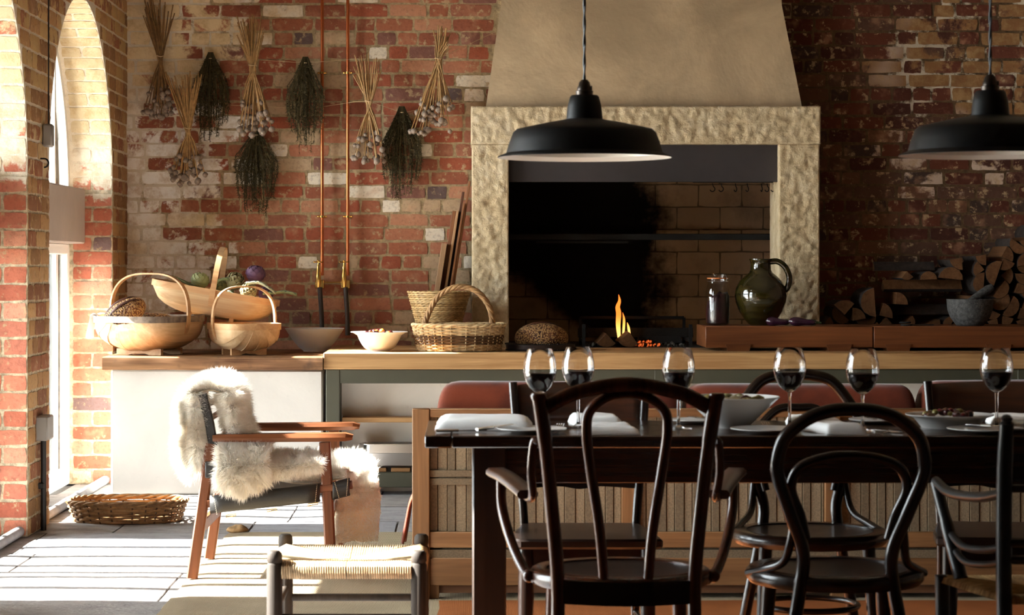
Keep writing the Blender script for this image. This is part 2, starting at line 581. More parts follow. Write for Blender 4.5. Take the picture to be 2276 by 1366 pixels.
# left wall: an arcade of bays running along the room
XO = -2.33
BAYS = [(10.47, 12.37), (8.06, 9.96), (5.65, 7.55)]  # third bay lies out of view; solid wall beyond it keeps the foreground dark
SPR, RAD, TOP = 1.61, 0.95, 4.0
def bay_top(k, y):
    a, b = BAYS[k]
    if k < 2:
        t = (y - (a + b) / 2) / RAD
        return SPR + RAD * math.sqrt(max(0.0, 1 - t * t))
    return 2.32  # unseen bay given a flat head, its height chosen for the sun admitted
wl = MB()
edges = [13.2] + [v for a, b in BAYS for v in (b, a)] + [-3.2]
for i in range(0, len(edges), 2):
    wl.box(XO, XL, edges[i+1], edges[i], 0, TOP)
for k, (a, b) in enumerate(BAYS):
    n = 40 if k < 2 else 1
    ys = [(a+b)/2 - RAD*math.cos(PI*i/n) for i in range(n + 1)] if k < 2 else [a, b]
    for i in range(n):
        z0, z1 = bay_top(k, ys[i]), bay_top(k, ys[i+1])
        y0, y1 = ys[i], ys[i+1]
        wl.add([(XO,y0,z0),(XL,y0,z0),(XL,y1,z1),(XO,y1,z1),(XO,y0,TOP),(XL,y0,TOP),(XL,y1,TOP),(XO,y1,TOP)],
               [(0,1,2,3),(1,5,6,2),(0,3,7,4),(4,7,6,5)])
wall_left = structure(wl.build('wall_left', M['mortar_l'], smooth=30, org=(XL, 6, 0)))
bf = Bricks(M['brick_face']); bj = Bricks(M['brick_jamb'])
RZ = (0, 0, PI / 2)
for i in range(35):
    z = PITCH * (i + 0.5)
    solid = []
    if z < SPR:
        solid = [(9.96, 10.47)] + ([(12.37, YB)] if z > 0.7 else [])
    else:
        zq = max(SPR, z - 0.036)
        hw = math.sqrt(max(0, RAD**2 - (zq - SPR)**2)) + 0.003 if zq < SPR + RAD else 0
        c0, c1 = 9.01, 11.42
        solid = [(c0 + hw, c1 - hw), (c1 + hw, YB)] if hw > 0 else [(8.9, YB)]
    for a, b in solid:
        for c, l in bf.row(a + 0.004, b - 0.004, i):
            bf.put(wall_left, (XL, c, z), l, RZ)
for Y in (12.37, 9.96):
    for i in range(20):
        z = PITCH * (i + 0.5)
        if Y > 12 and z < 0.04: continue
        cells = [(-2.04, 0.212)] if i % 2 else [(-1.985, 0.1), (-2.097, 0.1)]
        for c, l in cells:
            bj.put(wall_left, (c, Y, z), l, (0, R.uniform(-0.012, 0.012), 0), 'jamb_brick')
    n = 18
    for i in range(n):                       # voussoirs round the far half of the arch
        th = (i + 0.5) * 0.0795 / RAD
        cy = Y - RAD
        for c, l in ([(-2.04, 0.212)] if i % 2 else [(-1.985, 0.1), (-2.097, 0.1)]):
            bj.put(wall_left, (c, cy + RAD*math.cos(th), SPR + RAD*math.sin(th)), l, (th, 0, 0), 'voussoir')

# windows: glazed doors below a plastered beam, fanlights in the arches
for k, (a, b) in enumerate(BAYS):
    w = structure(bpy.data.objects.new('window_%d' % (k + 1), None))
    C.objects.link(w); w.location = (-2.19, (a+b)/2, 0)
    xa, xb = -2.215, -2.165
    hd_ = 1.32 if k < 2 else 2.30  # unseen third window glazed high to let in sun and skylight
    MB().box(xa, xb, a, a+0.055, 0, hd_).box(xa, xb, b-0.055, b, 0, hd_).box(xa, xb, a+0.055, b-0.055, hd_-0.06, hd_).box(xa, xb, a+0.055, b-0.055, 0, 0.09).build('frame', M['white_paint'], w, smooth=0, bevel=0.006)
    nb = 6
    st = [a + 0.055 + (b - a - 0.11) * i / nb for i in range(nb + 1)]
    for i in range(1, nb):
        MB().box(xa + 0.005, xb - 0.005, st[i] - 0.03, st[i] + 0.03, 0.09, hd_-0.06).build('glazing_bar', M['white_paint'], w, smooth=0)
    for i in range(nb):
        MB().box(-2.192, -2.188, st[i] + 0.03 * (i > 0), st[i+1] - 0.03 * (i < nb - 1), 0.09, hd_-0.06).build('pane', M['pane'], w, smooth=0)
    if k < 2:
        MB().box(-2.22, -2.08, a, b, 1.32, 1.62).build('transom_beam', M['beam'], w, smooth=0, bevel=0.008)
        cy = (a + b) / 2
        arc = [(-2.19, cy + 0.925*math.cos(PI*i/32), SPR + 0.925*math.sin(PI*i/32)) for i in range(33)]
        MB().bar(arc, 0.05, 0.05, up=(1, 0, 0)).build('arch_frame', M['white_paint'], w, smooth=30)
        ys = [cy + 0.9 * (-1 + 2 * i / 5) for i in range(6)]
        for i in range(1, 5):
            zt = SPR + math.sqrt(0.9**2 - (ys[i] - cy)**2)
            MB().box(xa + 0.005, xb - 0.005, ys[i] - 0.016, ys[i] + 0.016, 1.62, zt).build('glazing_bar', M['white_paint'], w, smooth=0)
        for i in range(5):
            top = [(y, SPR + math.sqrt(max(0, 0.9**2 - (y - cy)**2))) for y in [ys[i] + (ys[i+1]-ys[i]) * q / 8 for q in range(9)]]
            poly = [(ys[i], 1.62), (ys[i+1], 1.62)] + [p for p in top[::-1] if p[1] > 1.63]
            MB().prism(poly, -2.192, -2.188, lambda p: Vector((p.y, p.x, p.z))).build('pane', M['pane'], w, smooth=0)
    roll = MB().tube([(-1.965, a + 0.01, 0.024), (-1.965, b - 0.01, 0.024)], 0.024, 12)
    structure(roll.build('trim_%d' % (k + 1), M['pipe_grey'], org=(-1.965, (a+b)/2, 0)))
    ld = bpy.data.lights.new('daylight_portal', 'AREA')
    ld.shape = 'RECTANGLE'; ld.size = b - a; ld.size_y = 2.6 if k < 2 else 2.4
    ld.cycles.is_portal = True
    lo = bpy.data.objects.new('daylight_portal', ld)
    lo.location = (-2.3, (a+b)/2, ld.size_y / 2)
    lo.rotation_euler = (PI/2, 0, -PI/2)
    C.objects.link(lo)

# the rest of the room
structure(MB().box(5.5, 5.8, -3.2, 13.2, 0, 4).build('wall_right', M['dark_wall'], smooth=0, org=(5.5, 5, 0)))
structure(MB().box(XO, 5.8, -3.5, -3.2, 0, 4).build('wall_front', M['dark_wall'], smooth=0, org=(2, -3.2, 0)))
structure(MB().box(-2.4, 5.8, -3.5, 13.2, 4, 4.2).build('ceiling', M['ceiling'], smooth=0, org=(2, 5, 4)))
structure(MB().box(-14, XO, -8, 16, -0.2, -0.03).build('ground_outside', plain('patio_paving', (206, 200, 190), 0.9), smooth=0, org=(-6, 5, -0.03)))

# floor of flagstones
floor = structure(MB().box(XO, 5.8, -3.5, 13.2, -0.2, -0.012).build('floor', M['joint'], smooth=0, org=(0, 8, 0)))
y = 3.9
row = 0
while y < 12.3:
    dy = R.choice((0.46, 0.56, 0.66, 0.74))
    x = XL - R.uniform(0.0, 0.6) - 0.2
    while x < 3.4:
        dx = R.uniform(0.5, 1.05)
        g = 0.005
        a, b_, c, d_ = x + g, x + dx - g, y + g, y + dy - g
        if b_ > -2.3:
            a = max(a, -2.32)
            q = MB()
            nx, ny = 6, 5
            hz = R.uniform(-0.002, 0.002)
            def fn(u, v):
                ex = 0.5 - abs(u - 0.5); ey = 0.5 - abs(v - 0.5)
                X, Y = a + (b_-a)*u, c + (d_-c)*v
                jx = 0.006 * mnoise.noise((X*4, Y*4, 1.7)); jy = 0.006 * mnoise.noise((X*4, Y*4, 9.2))
                return Vector((X + jx*(ex < 0.01), Y + jy*(ey < 0.01), hz + 0.004*mnoise.noise((X*3, Y*3, 0)) - (0.003 if min(ex, ey) < 0.01 else 0)))
            q.grid(fn, nx, ny)
            rim = [i*ny for i in range(nx)] + [(nx-1)*ny + j for j in range(1, ny)] + [i*ny + ny-1 for i in range(nx-2, -1, -1)] + [j for j in range(ny-2, 0, -1)]
            k0 = len(q.v)
            q.v += [(q.v[i][0], q.v[i][1], -0.02) for i in rim]
            m = len(rim)
            q.f += [(rim[i], rim[(i+1) % m], k0 + (i+1) % m, k0 + i) for i in range(m)]
            q.build('flagstone', M['flag'], floor, smooth=35)
        x += dx
    y += dy
    row += 1

# ------------------------------------------------------------------ fireplace
def rough_box(x0, x1, y0, y1, z0, z1, res, amp, freq=16.0, seed=0.0):
    b = MB()
    def disp(p):
        q = Vector((p.x*freq, p.y*freq, p.z*freq + seed))
        n = mnoise.noise_vector(q) * amp + mnoise.noise_vector(q * 2.7) * amp * 0.6
        ex = min(p.x - x0, x1 - p.x, 0.03) / 0.03; ez = min(p.z - z0, z1 - p.z, 0.03) / 0.03
        k = 0.3 + 0.7 * min(1, ex, ez) if p.y < y0 + 1e-4 else 0.35
        return p + Vector((n.x * 0.35, n.y, n.z * 0.35)) * k
    nx = max(2, int((x1-x0)/res) + 1); ny = max(2, int((y1-y0)/res/2) + 1); nz = max(2, int((z1-z0)/res) + 1)
    b.grid(lambda u, v: disp(Vector((x0+(x1-x0)*u, y0, z0+(z1-z0)*v))), nx, nz)
    for X in (x0, x1):
        b.grid(lambda u, v: disp(Vector((X, y0+(y1-y0)*u, z0+(z1-z0)*v))), ny, nz)
    for Z in (z0, z1):
        b.grid(lambda u, v: disp(Vector((x0+(x1-x0)*u, y0+(y1-y0)*v, Z))), nx, ny)
    return b
def weld(o, dist=0.0008):
    bm = bmesh.new(); bm.from_mesh(o.data)
    bmesh.ops.remove_doubles(bm, verts=bm.verts, dist=dist)
    bmesh.ops.recalc_face_normals(bm, faces=bm.faces)
    bm.to_mesh(o.data); bm.free()
    return o

YF = 12.5
fp = thing('fireplace', 'large stone fireplace with rough-hewn surround and tapering plaster hood', 'fireplace', (1.0, YF, 0))
weld(rough_box(0.0425, 1.985, YF, 12.9, 1.875, 2.085, 0.010, 0.0095, 30.0).build('lintel', M['stone'], fp, smooth=180))
weld(rough_box(0.0475, 0.252, YF + 0.01, 12.88, 0.73, 1.875, 0.010, 0.0095, 30.0, seed=5).build('jamb', M['stone'], fp, smooth=180))
weld(rough_box(1.755, 1.98, YF + 0.01, 12.88, 0.73, 1.875, 0.010, 0.0095, 30.0, seed=9).build('jamb', M['stone'], fp, smooth=180))
hb = MB()
def hood(u, v):           # u across three sides, v up
    z = 2.08 + 1.92 * v
    xl, xr, yf = 0.125 + 0.148*(z-2.085), 1.8875 - 0.182*(z-2.085), 12.54 + 0.10*(z-2.085)
    if u < 0.2: p = Vector((xl, 12.9 + (yf-12.9)*u/0.2, z))
    elif u > 0.8: p = Vector((xr, yf + (12.9-yf)*(u-0.8)/0.2, z))
    else: p = Vector((xl + (xr-xl)*(u-0.2)/0.6, yf, z))
    p.y += 0.006 * mnoise.noise((p.x*2.5, 0, p.z*2.5))
    return p
hb.grid(hood, 31, 24)
hb.build('hood', M['plaster_hood'], fp, smooth=35)
MB().box(0.2, 1.8, YF + 0.07, YF + 0.085, 1.667, 1.9).build('steel_band', M['band'], fp, smooth=0, bevel=0.002)
MB().box(-0.72, 3.45, 11.96, 12.9, 0, 0.655).box(0.06, 3.45, YF, 13.7, 0.657, 0.735).build('plinth', M['plaster_plinth'], fp, smooth=0, bevel=0.004)

def fire_mat(name='firebrick', k=1.0):
    g = G(name)
    pos = g.pos(); sp = g.n('SeparateXYZ', {0: pos})
    x, z = sp.outputs[0], sp.outputs[2]
    rnd = g.n('ObjectInfo').outputs['Random']
    col = g.ramp(rnd, [(0, lin(190*k, 158*k, 126*k)), (0.5, lin(206*k, 174*k, 140*k)), (1, lin(176*k, 144*k, 114*k))])
    n = g.noise(pos, 5, 5, 0.6)
    e = g.math('ADD', x, g.math('MULTIPLY', g.math('SUBTRACT', n, 0.5), 0.5))
    right = g.step(e, 1.08, 1.3)
    low = g.math('ADD', z, g.math('ADD', g.math('MULTIPLY', x, 0.8), g.math('MULTIPLY', n, 0.3)))
    left = g.step(low, 1.45, 1.6, 0.6, 0.0)
    clean = g.math('MAXIMUM', right, left)
    col = g.mix(g.math('MULTIPLY', clean, g.step(n, 0.25, 0.55, 0.65, 1.0)), lin(18, 15, 14), col)
    return g.bsdf(col, 0.9, 0, 0.2, g.bump(g.noise(pos, 60, 3), 0.002))
M['firebrick'] = fire_mat()
M['fire_mortar'] = fire_mat('fire_mortar', 0.62)
M['soot'] = plain('soot', (22, 19, 18), 0.95, var=0.3)
FX0, FX1, FYB = 0.12, 1.92, 13.55
MB().box(FX0-0.1, FX1+0.1, FYB, FYB+0.15, 0.7, 2.05).build('fire_back', M['fire_mortar'], fp, smooth=0)
MB().box(FX0-0.1, FX0, 12.905, FYB, 0.7, 2.05).box(FX1, FX1+0.1, 12.905, FYB, 0.7, 2.05).box(FX0, FX1, 12.7, FYB+0.15, 1.98, 2.05).box(FX0, FX1, 12.52, FYB, 0.735, 0.742).build('firebox', M['soot'], fp, smooth=0)
fbs = [brick_mesh('firebrick', 0.252, 0.128, M['firebrick'], 300 + i, 0.005, 0.02) for i in range(4)]
for i in range(9):
    x = FX0 - (i % 2) * 0.13
    while x < FX1:
        x0, x1 = max(x, FX0), min(x + 0.252, FX1)
        if x1 - x0 > 0.05:
            o = link('firebrick', R.choice(fbs), None, fp)
            o.location = Vector(((x0+x1)/2, FYB, 0.81 + 0.135*i)) - fp.location
            o.scale = ((x1-x0)/0.252, 1, 1)
        x += 0.26
for i in range(9):
    for q in range(3):
        y0, y1 = max(12.9, 12.9 + 0.26*q - (i % 2)*0.13), min(FYB, 12.9 + 0.26*q + 0.25 - (i % 2)*0.13)
        if y1 - y0 > 0.05:
            o = link('firebrick', R.choice(fbs), None, fp)
            o.location = Vector((FX1, (y0+y1)/2, 0.81 + 0.135*i)) - fp.location
            o.rotation_euler = (0, 0, -PI/2)
            o.scale = ((y1-y0)/0.252, 1, 1)
# grill rack and hook rail
rk = thing('grill_rack', 'black iron grill rack fixed across the inside of the fireplace', 'grill rack', (1.0, 13.15, 1.36))
MB().bar([(0.2, 12.98, 1.365), (1.88, 12.98, 1.365)], 0.02, 0.035).build('front_bar', M['iron'], rk, bevel=0.002)
MB().bar([(0.14, 13.4, 1.375), (1.9, 13.4, 1.375)], 0.02, 0.03).build('rear_bar', M['iron'], rk)
for i in range(14):
    x = 0.26 + i * 0.12
    MB().tube([(x, 12.99, 1.375), (x, 13.4, 1.38)], 0.005, 6).build('rod', M['iron'], rk)
MB().bar([(0.42, 12.96, 1.335), (0.95, 12.96, 1.335)], 0.008, 0.012).build('poker_bar', M['iron'], rk)
hr = thing('hook_rail', 'black iron rail under the steel band inside the fireplace', 'rail', (1.6, 12.75, 1.67))
MB().tube([(1.3, 12.75, 1.675), (1.92, 12.75, 1.675)], 0.006, 8).build('rail', M['iron'], hr)
for i, px in enumerate((1583, 1602, 1634, 1660, 1692, 1704, 1718)):
    x = (px - VX) * 12.75 / FPX
    pts = [(x, 12.75 + 0.012*math.cos(t), 1.675 + 0.012*math.sin(t)) for t in [PI*(0.0 + 0.2*q) for q in range(6)]]
    rr = 0.016
    w = R.uniform(0.3, 1.4)
    pts = [(x, 12.738, 1.665)] + [(x + rr*math.sin(t)*math.cos(w) , 12.738, 1.648 - rr*(1-math.cos(t))*0.9) for t in [0.4*q for q in range(1, 12)]]
    h = MB().tube(pts, 0.0028, 6).build('meat_hook', M['iron'], None, org=(x, 12.74, 1.65))
    tag(h, 'small black iron hook hanging from the rail in the fireplace', 'hook', 'hooks on the fireplace rail')

# ------------------------------------------------------------------ counters
ZL, ZR, YC = 0.722, 0.745, 11.76        # tops of the two worktops, their front
tag(MB().box(-1.847, -0.735, YC + 0.02, 12.88, 0, 0.654).build('counter_base', M['plaster_white'], bevel=0.01, org=(-1.3, 12.3, 0)),
    'smooth cream plastered counter base under the rough wooden slab', 'counter')
n = 40
xs = [-1.887 + 1.152 * i / n for i in range(n + 1)]
fr = [YC - 0.012 + 0.012 * mnoise.noise((x*5, 0, 3)) for x in xs]
top = [ZL + 0.003 * mnoise.noise((x*4, 2, 0)) for x in xs]
bot = [0.656 + 0.003 * mnoise.noise((x*6, 5, 0)) for x in xs]
vsl, fsl = [], []
for i, x in enumerate(xs):
    vsl += [(x, fr[i], bot[i]), (x, fr[i] - 0.004, (bot[i]+top[i])/2), (x, fr[i], top[i] - 0.004), (x, fr[i] + 0.006, top[i]), (x, 12.88, ZL), (x, 12.88, 0.656)]
for i in range(n):
    for q in range(6):
        r = (q + 1) % 6
        fsl.append((i*6+q, i*6+r, (i+1)*6+r, (i+1)*6+q))
fsl += [(0,1,2,3,4,5), tuple(n*6+q for q in (5,4,3,2,1,0))]
tag(MB().add(vsl, fsl).build('reclaimed_worktop', M['old_wood'], org=(-1.3, 12.3, 0.65)), 'thick rough reclaimed brown wooden slab on the plastered counter', 'worktop')
b = MB().box(-0.732, 3.42, YC, 12.49, 0.658, ZR).box(-0.732, 0.035, 12.49, 12.88, 0.658, ZR)
tag(b.build('oak_worktop', M['oak'], bevel=0.004, org=(1, 12.1, 0.66)), 'long pale oak worktop running in front of the fireplace', 'worktop')

fr = thing('worktop_frame', 'dark green painted frame with open oak shelves under the oak worktop', 'frame', (1.0, 12.1, 0))
for x0 in (-0.72, 1.0, 2.9):
    for y0 in (YC + 0.01, 11.885):
        x2 = x0 + (0.058 if y0 > 11.9 else 0)
        MB().box(x2, x2 + (0.05 if y0 > 11.9 else 0.073), y0, y0 + 0.073, 0, 0.657).build('leg', M['green'], fr, smooth=0, bevel=0.003)
MB().box(-0.647, 3.4, YC + 0.012, YC + 0.06, 0.584, 0.657).build('top_rail', M['green'], fr, smooth=0, bevel=0.003)
MB().box(-0.647, 3.4, YC + 0.012, YC + 0.05, 0.04, 0.117).build('bottom_rail', M['green'], fr, smooth=0, bevel=0.003)
MB().box(-0.64, 3.4, YC + 0.08, 11.955, 0.375, 0.402).build('shelf', M['oak'], fr, smooth=0, bevel=0.003)
for i in range(16):
    x = -0.63 + i * 0.125
    MB().box(x, x + 0.1, YC + 0.055, 11.955, 0.117, 0.137).build('shelf_slat', M['oak_x'], fr, smooth=0, bevel=0.002)

# steel tray on the low shelf
def tray(name, x0, x1, y0, y1, z0, z1):
    t = thing(name, 'shiny stainless steel pan with a flat rim on the low slatted shelf', 'pan', ((x0+x1)/2, (y0+y1)/2, z0))
    def ring(e, z, r=0.05):
        pts = []
        for (cx, cy, a0) in ((x1-r, y1-r, 0), (x0+r, y1-r, PI/2), (x0+r, y0+r, PI), (x1-r, y0+r, 1.5*PI)):
            for q in range(6):
                a = a0 + PI/2*q/5
                pts.append(Vector((cx + (r+e)*math.cos(a), cy + (r+e)*math.sin(a), z)))
        return pts
    h = z1 - z0
    rings = [ring(-0.045, z0, 0.06), ring(-0.02, z0 + 0.012), ring(-0.008, z0 + h*0.62), ring(0.0, z0 + h*0.64), ring(0.0, z1-0.003), ring(0.022, z1), ring(0.022, z1+0.003), ring(-0.002, z1+0.003), ring(-0.01, z0+h*0.63), ring(-0.022, z0+0.015), ring(-0.045, z0+0.004)]
    vs = [p for r in rings for p in r]; k = len(rings[0])
    fs = [(i*k+q, i*k+(q+1) % k, (i+1)*k+(q+1) % k, (i+1)*k+q) for i in range(len(rings)-1) for q in range(k)]
    fs += [tuple(range(k))[::-1], tuple((len(rings)-1)*k+q for q in range(k))]
    MB().add(vs, fs).build('pan_body', M['steel'], t, smooth=45)
    return t
tray('steel_pan', -0.525, -0.1, 11.80, 11.93, 0.138, 0.262)

# ------------------------------------------------------------------ trugs
M['trug'] = wood('trug_willow', (188, 148, 104), (226, 196, 154), 0, 0.8, 0.6)
M['trug_band'] = wood('trug_ash', (170, 124, 82), (210, 170, 124), 0, 0.8, 0.6)
M['trug_bark'] = plain('trug_bark', (120, 104, 90), 0.85, var=0.35, scale=30)
def trug(label, loc, L, W, H, hh, rz, tilt=0.0, rim_mat=None, slats=7, hmat=None, foot=0.034):
    """loc: middle of the base; L long axis (local x), W across, H rim height, hh handle height"""
    t = thing('garden_trug', label, 'basket', loc, rz)
    t.rotation_euler = (0, tilt, rz)
    a, c = L/2, W/2
    rimpts = lambda e, z: [Vector(((a+e)*math.copysign(abs(math.cos(q))**0.55, math.cos(q)), (c+e)*math.copysign(abs(math.sin(q))**0.55, math.sin(q)), z)) for q in [2*PI*i/64 for i in range(64)]]
    def local(mb, name, mat, **kw):
        return link(name, mb.mesh(name, (0, 0, 0), **kw), mat, t)
    z0 = foot
    # body boards: lengthwise strips of a boat, each overlapping the next
    for k in range(slats):
        v0, v1 = -1 + 2*k/slats - 0.03, -1 + 2*(k+1)/slats + 0.05
        mid = abs((k + 0.5)/slats*2 - 1)
        def pt(u, v, off):
            w = max(-1, min(1, v))
            th = w * PI/2
            prof_y = math.sin(th)
            x = u * 2 - 1
            end = max(0, 1 - abs(x)**3.2)
            depth = (H - foot) * (0.16 + 0.84*end**0.6) * (max(0.0, math.cos(th))**0.55)
            yy = c * prof_y * max(0.04, 1 - (abs(x)*0.985)**3.636)**0.275 * 0.99
            lift = 0.004*(1 - mid) + 0.009*((w - v0)/(v1 - v0) if k < slats/2 else (v1 - w)/(v1 - v0))
            return Vector((a*0.985*x, yy*(1 + off*0.5/c), H - depth - lift - off))
        m = MB()
        nu, nv = 20, 6
        m.grid(lambda u, v: pt(u, v0 + (v1-v0)*v, 0.0), nu, nv)
        o_n = len(m.v)
        m.grid(lambda u, v: pt(u, v0 + (v1-v0)*v, 0.007), nu, nv)
        m.f += [(j, j+1, o_n+j+1, o_n+j) for j in range(nv-1)] + [((nu-1)*nv+j, o_n+(nu-1)*nv+j, o_n+(nu-1)*nv+j+1, (nu-1)*nv+j+1) for j in range(nv-1)]
        m.f += [(i*nv, o_n+i*nv, o_n+(i+1)*nv, (i+1)*nv) for i in range(nu-1)] + [(i*nv+nv-1, (i+1)*nv+nv-1, o_n+(i+1)*nv+nv-1, o_n+i*nv+nv-1) for i in range(nu-1)]
        local(m, 'slat', M['trug'], smooth=50)
    local(MB().bar(rimpts(0.004, H - 0.012), 0.008, 0.034, closed=True), 'rim', rim_mat or M['trug_band'], smooth=40)
    hp = []
    for i in range(49):
        q = 2*PI*i/48
        hp.append(Vector((0, (c+0.014)*math.copysign(abs(math.cos(q))**0.7, math.cos(q)), (H*0.62 + hh*0.38 if False else 0) + (H + (hh-H)*math.copysign(abs(math.sin(q))**0.75, math.sin(q)) if math.sin(q) >= 0 else H + (H-foot+0.008)*math.sin(q)))))
    local(MB().bar(hp[:-1], 0.03, 0.009, up=(0, 1, 0), closed=True), 'handle', hmat or M['trug_band'], smooth=40)
    for s in (-1, 1):
        fx = s * L * 0.17
        poly = []
        hw = W * 0.3
        for i in range(13):
            v = -1 + 2*i/12
            poly.append((v*hw, 0.0 if abs(v) > 0.5 else 0.012*(1-(v/0.5)**2)))
        poly += [(hw*1.0, foot), (-hw*1.0, foot)]
        local(MB().prism(poly, fx-0.012, fx+0.012, lambda p: Vector((p.y, p.x, p.z))), 'foot', M['trug_band'], smooth=0)
    return t
trug('large willow trug holding two seeded loaves, bark on its rim', (-1.69, 12.12, ZL), 0.58, 0.46, 0.205, 0.435, PI/2 - 0.42, rim_mat=M['trug_bark'])
trug('small willow trug with a smooth arched handle beside the large one', (-1.18, 12.10, ZL), 0.40, 0.33, 0.165, 0.365, PI/2 + 0.45)
tb = trug('willow trug of artichokes tilted across the two other trugs', (-1.385, 12.372, ZL + 0.1905), 0.69, 0.32, 0.155, 0.39, 0.0, tilt=0.172, foot=0.02)

# ------------------------------------------------------------------ bread
def crust():
    g = G('seeded_crust')
    v = g.obj()
    seeds = g.n('TexVoronoi', {'Vector': v, 'Scale': 120.0}).outputs['Distance']
    n = g.noise(v, 9, 3)
    base = g.mix(g.step(n, 0.35, 0.65), lin(66, 34, 20), lin(112, 66, 36))
    col = g.mix(g.step(seeds, 0.42, 0.6, 1.0, 0.0), base, lin(186, 146, 94))
    return g.bsdf(col, 0.6, 0, 0.4, g.bump(g.math('SUBTRACT', 1.0, seeds), 0.006))
M['crust'] = crust()
M['crust_dark'] = plain('dark_crust', (74, 36, 24), 0.45, var=0.3, scale=20, bump=0.001)
def loaf(label, loc, rx, ry, rz, rot, score=True):
    t = thing('seeded_loaf', label, 'bread', loc)
    t.rotation_euler = rot
    m = MB()
    m.ball((0, 0, 0), rx, ry, rz, 40, 20)
    for i, p in enumerate(m.v):
        q = Vector(p)
        k = 1 + 0.05 * mnoise.noise((q.x*14, q.y*14, q.z*14))
        q *= k
        if q.z < -rz*0.55: q.z = -rz*0.55 + (q.z + rz*0.55)*0.12
        m.v[i] = tuple(q)
    link('crust', m.mesh('crust', smooth=180), M['crust'], t)
    if score:
        for s in (-0.25, 0.3):
            pts = []
            for i in range(13):
                u = -0.8 + 1.6*i/12
                x, y = rx*u, ry*(s + 0.12*u)
                z = rz*math.sqrt(max(0.02, 1 - u*u*0.98 - (y/ry)**2)) + 0.001
                pts.append((x, y, z))
            link('score_mark', MB().sweep(pts, [(0.011*math.cos(2*PI*q/8), 0.005*math.sin(2*PI*q/8)) for q in range(8)], [max(0.15, math.sin(PI*(i+0.3)/12.6)) for i in range(13)]).mesh('score_mark'), M['crust_dark'], t)
    return t
loaf('dark scored seeded loaf leaning up out of the large trug', (-1.815, 12.06, 0.945), 0.125, 0.075, 0.072, (0.5, -0.5, 0.25))
loaf('flatter seeded loaf lying low in the large trug', (-1.66, 12.16, 0.885), 0.12, 0.085, 0.06, (0, 0.0, 0.2), False)
M['cloth'] = plain('white_linen', (250, 248, 246), 0.9, var=0.03, bump=0.0008, bscale=300)
def cloth_blob(name, label, cat, fn, nu, nv, mat, th=0.002):
    m = MB().grid(fn, nu, nv)
    me = m.mesh(name, smooth=180)
    o = link(name, me, mat)
    md = o.modifiers.new('thick', 'SOLIDIFY'); md.thickness = th
    return tag(o, label, cat)
def tcloth(u, v):
    """over the rim of the large trug, between the loaf and the window"""
    path = [(0.185, 0.186), (0.212, 0.205), (0.226, 0.2175), (0.240, 0.219), (0.2505, 0.208), (0.256, 0.178), (0.260, 0.145), (0.262, 0.115)]
    q = v*(len(path) - 1); i = min(len(path) - 2, int(q)); f = q - i
    y = path[i][0]*(1-f) + path[i+1][0]*f; z = path[i][1]*(1-f) + path[i+1][1]*f
    lx = -0.22 + 0.26*u
    w = (1 - (abs(lx)/0.294)**3.636)**0.275
    fold = 0.5 + 0.5*math.sin(u*16 + 1.0)
    out = max(0.0, v - 0.35)
    y = y*w + 0.050*fold*out + 0.010*mnoise.noise((u*4, v*3, 2))*out
    z = z - 0.045*out*math.sin(u*7 + 0.6)*(v > 0.6) + 0.006*fold*(1 if v < 0.6 else 0)
    ca, sa = math.cos(PI/2 - 0.42), math.sin(PI/2 - 0.42)
    return Vector((-1.69 + lx*ca - y*sa, 12.12 + lx*sa + y*ca, ZL + z))
cloth_blob('bread_cloth', 'crumpled white cloth spilling over the edge of the large trug', 'cloth', tcloth, 40, 22, M['cloth'])

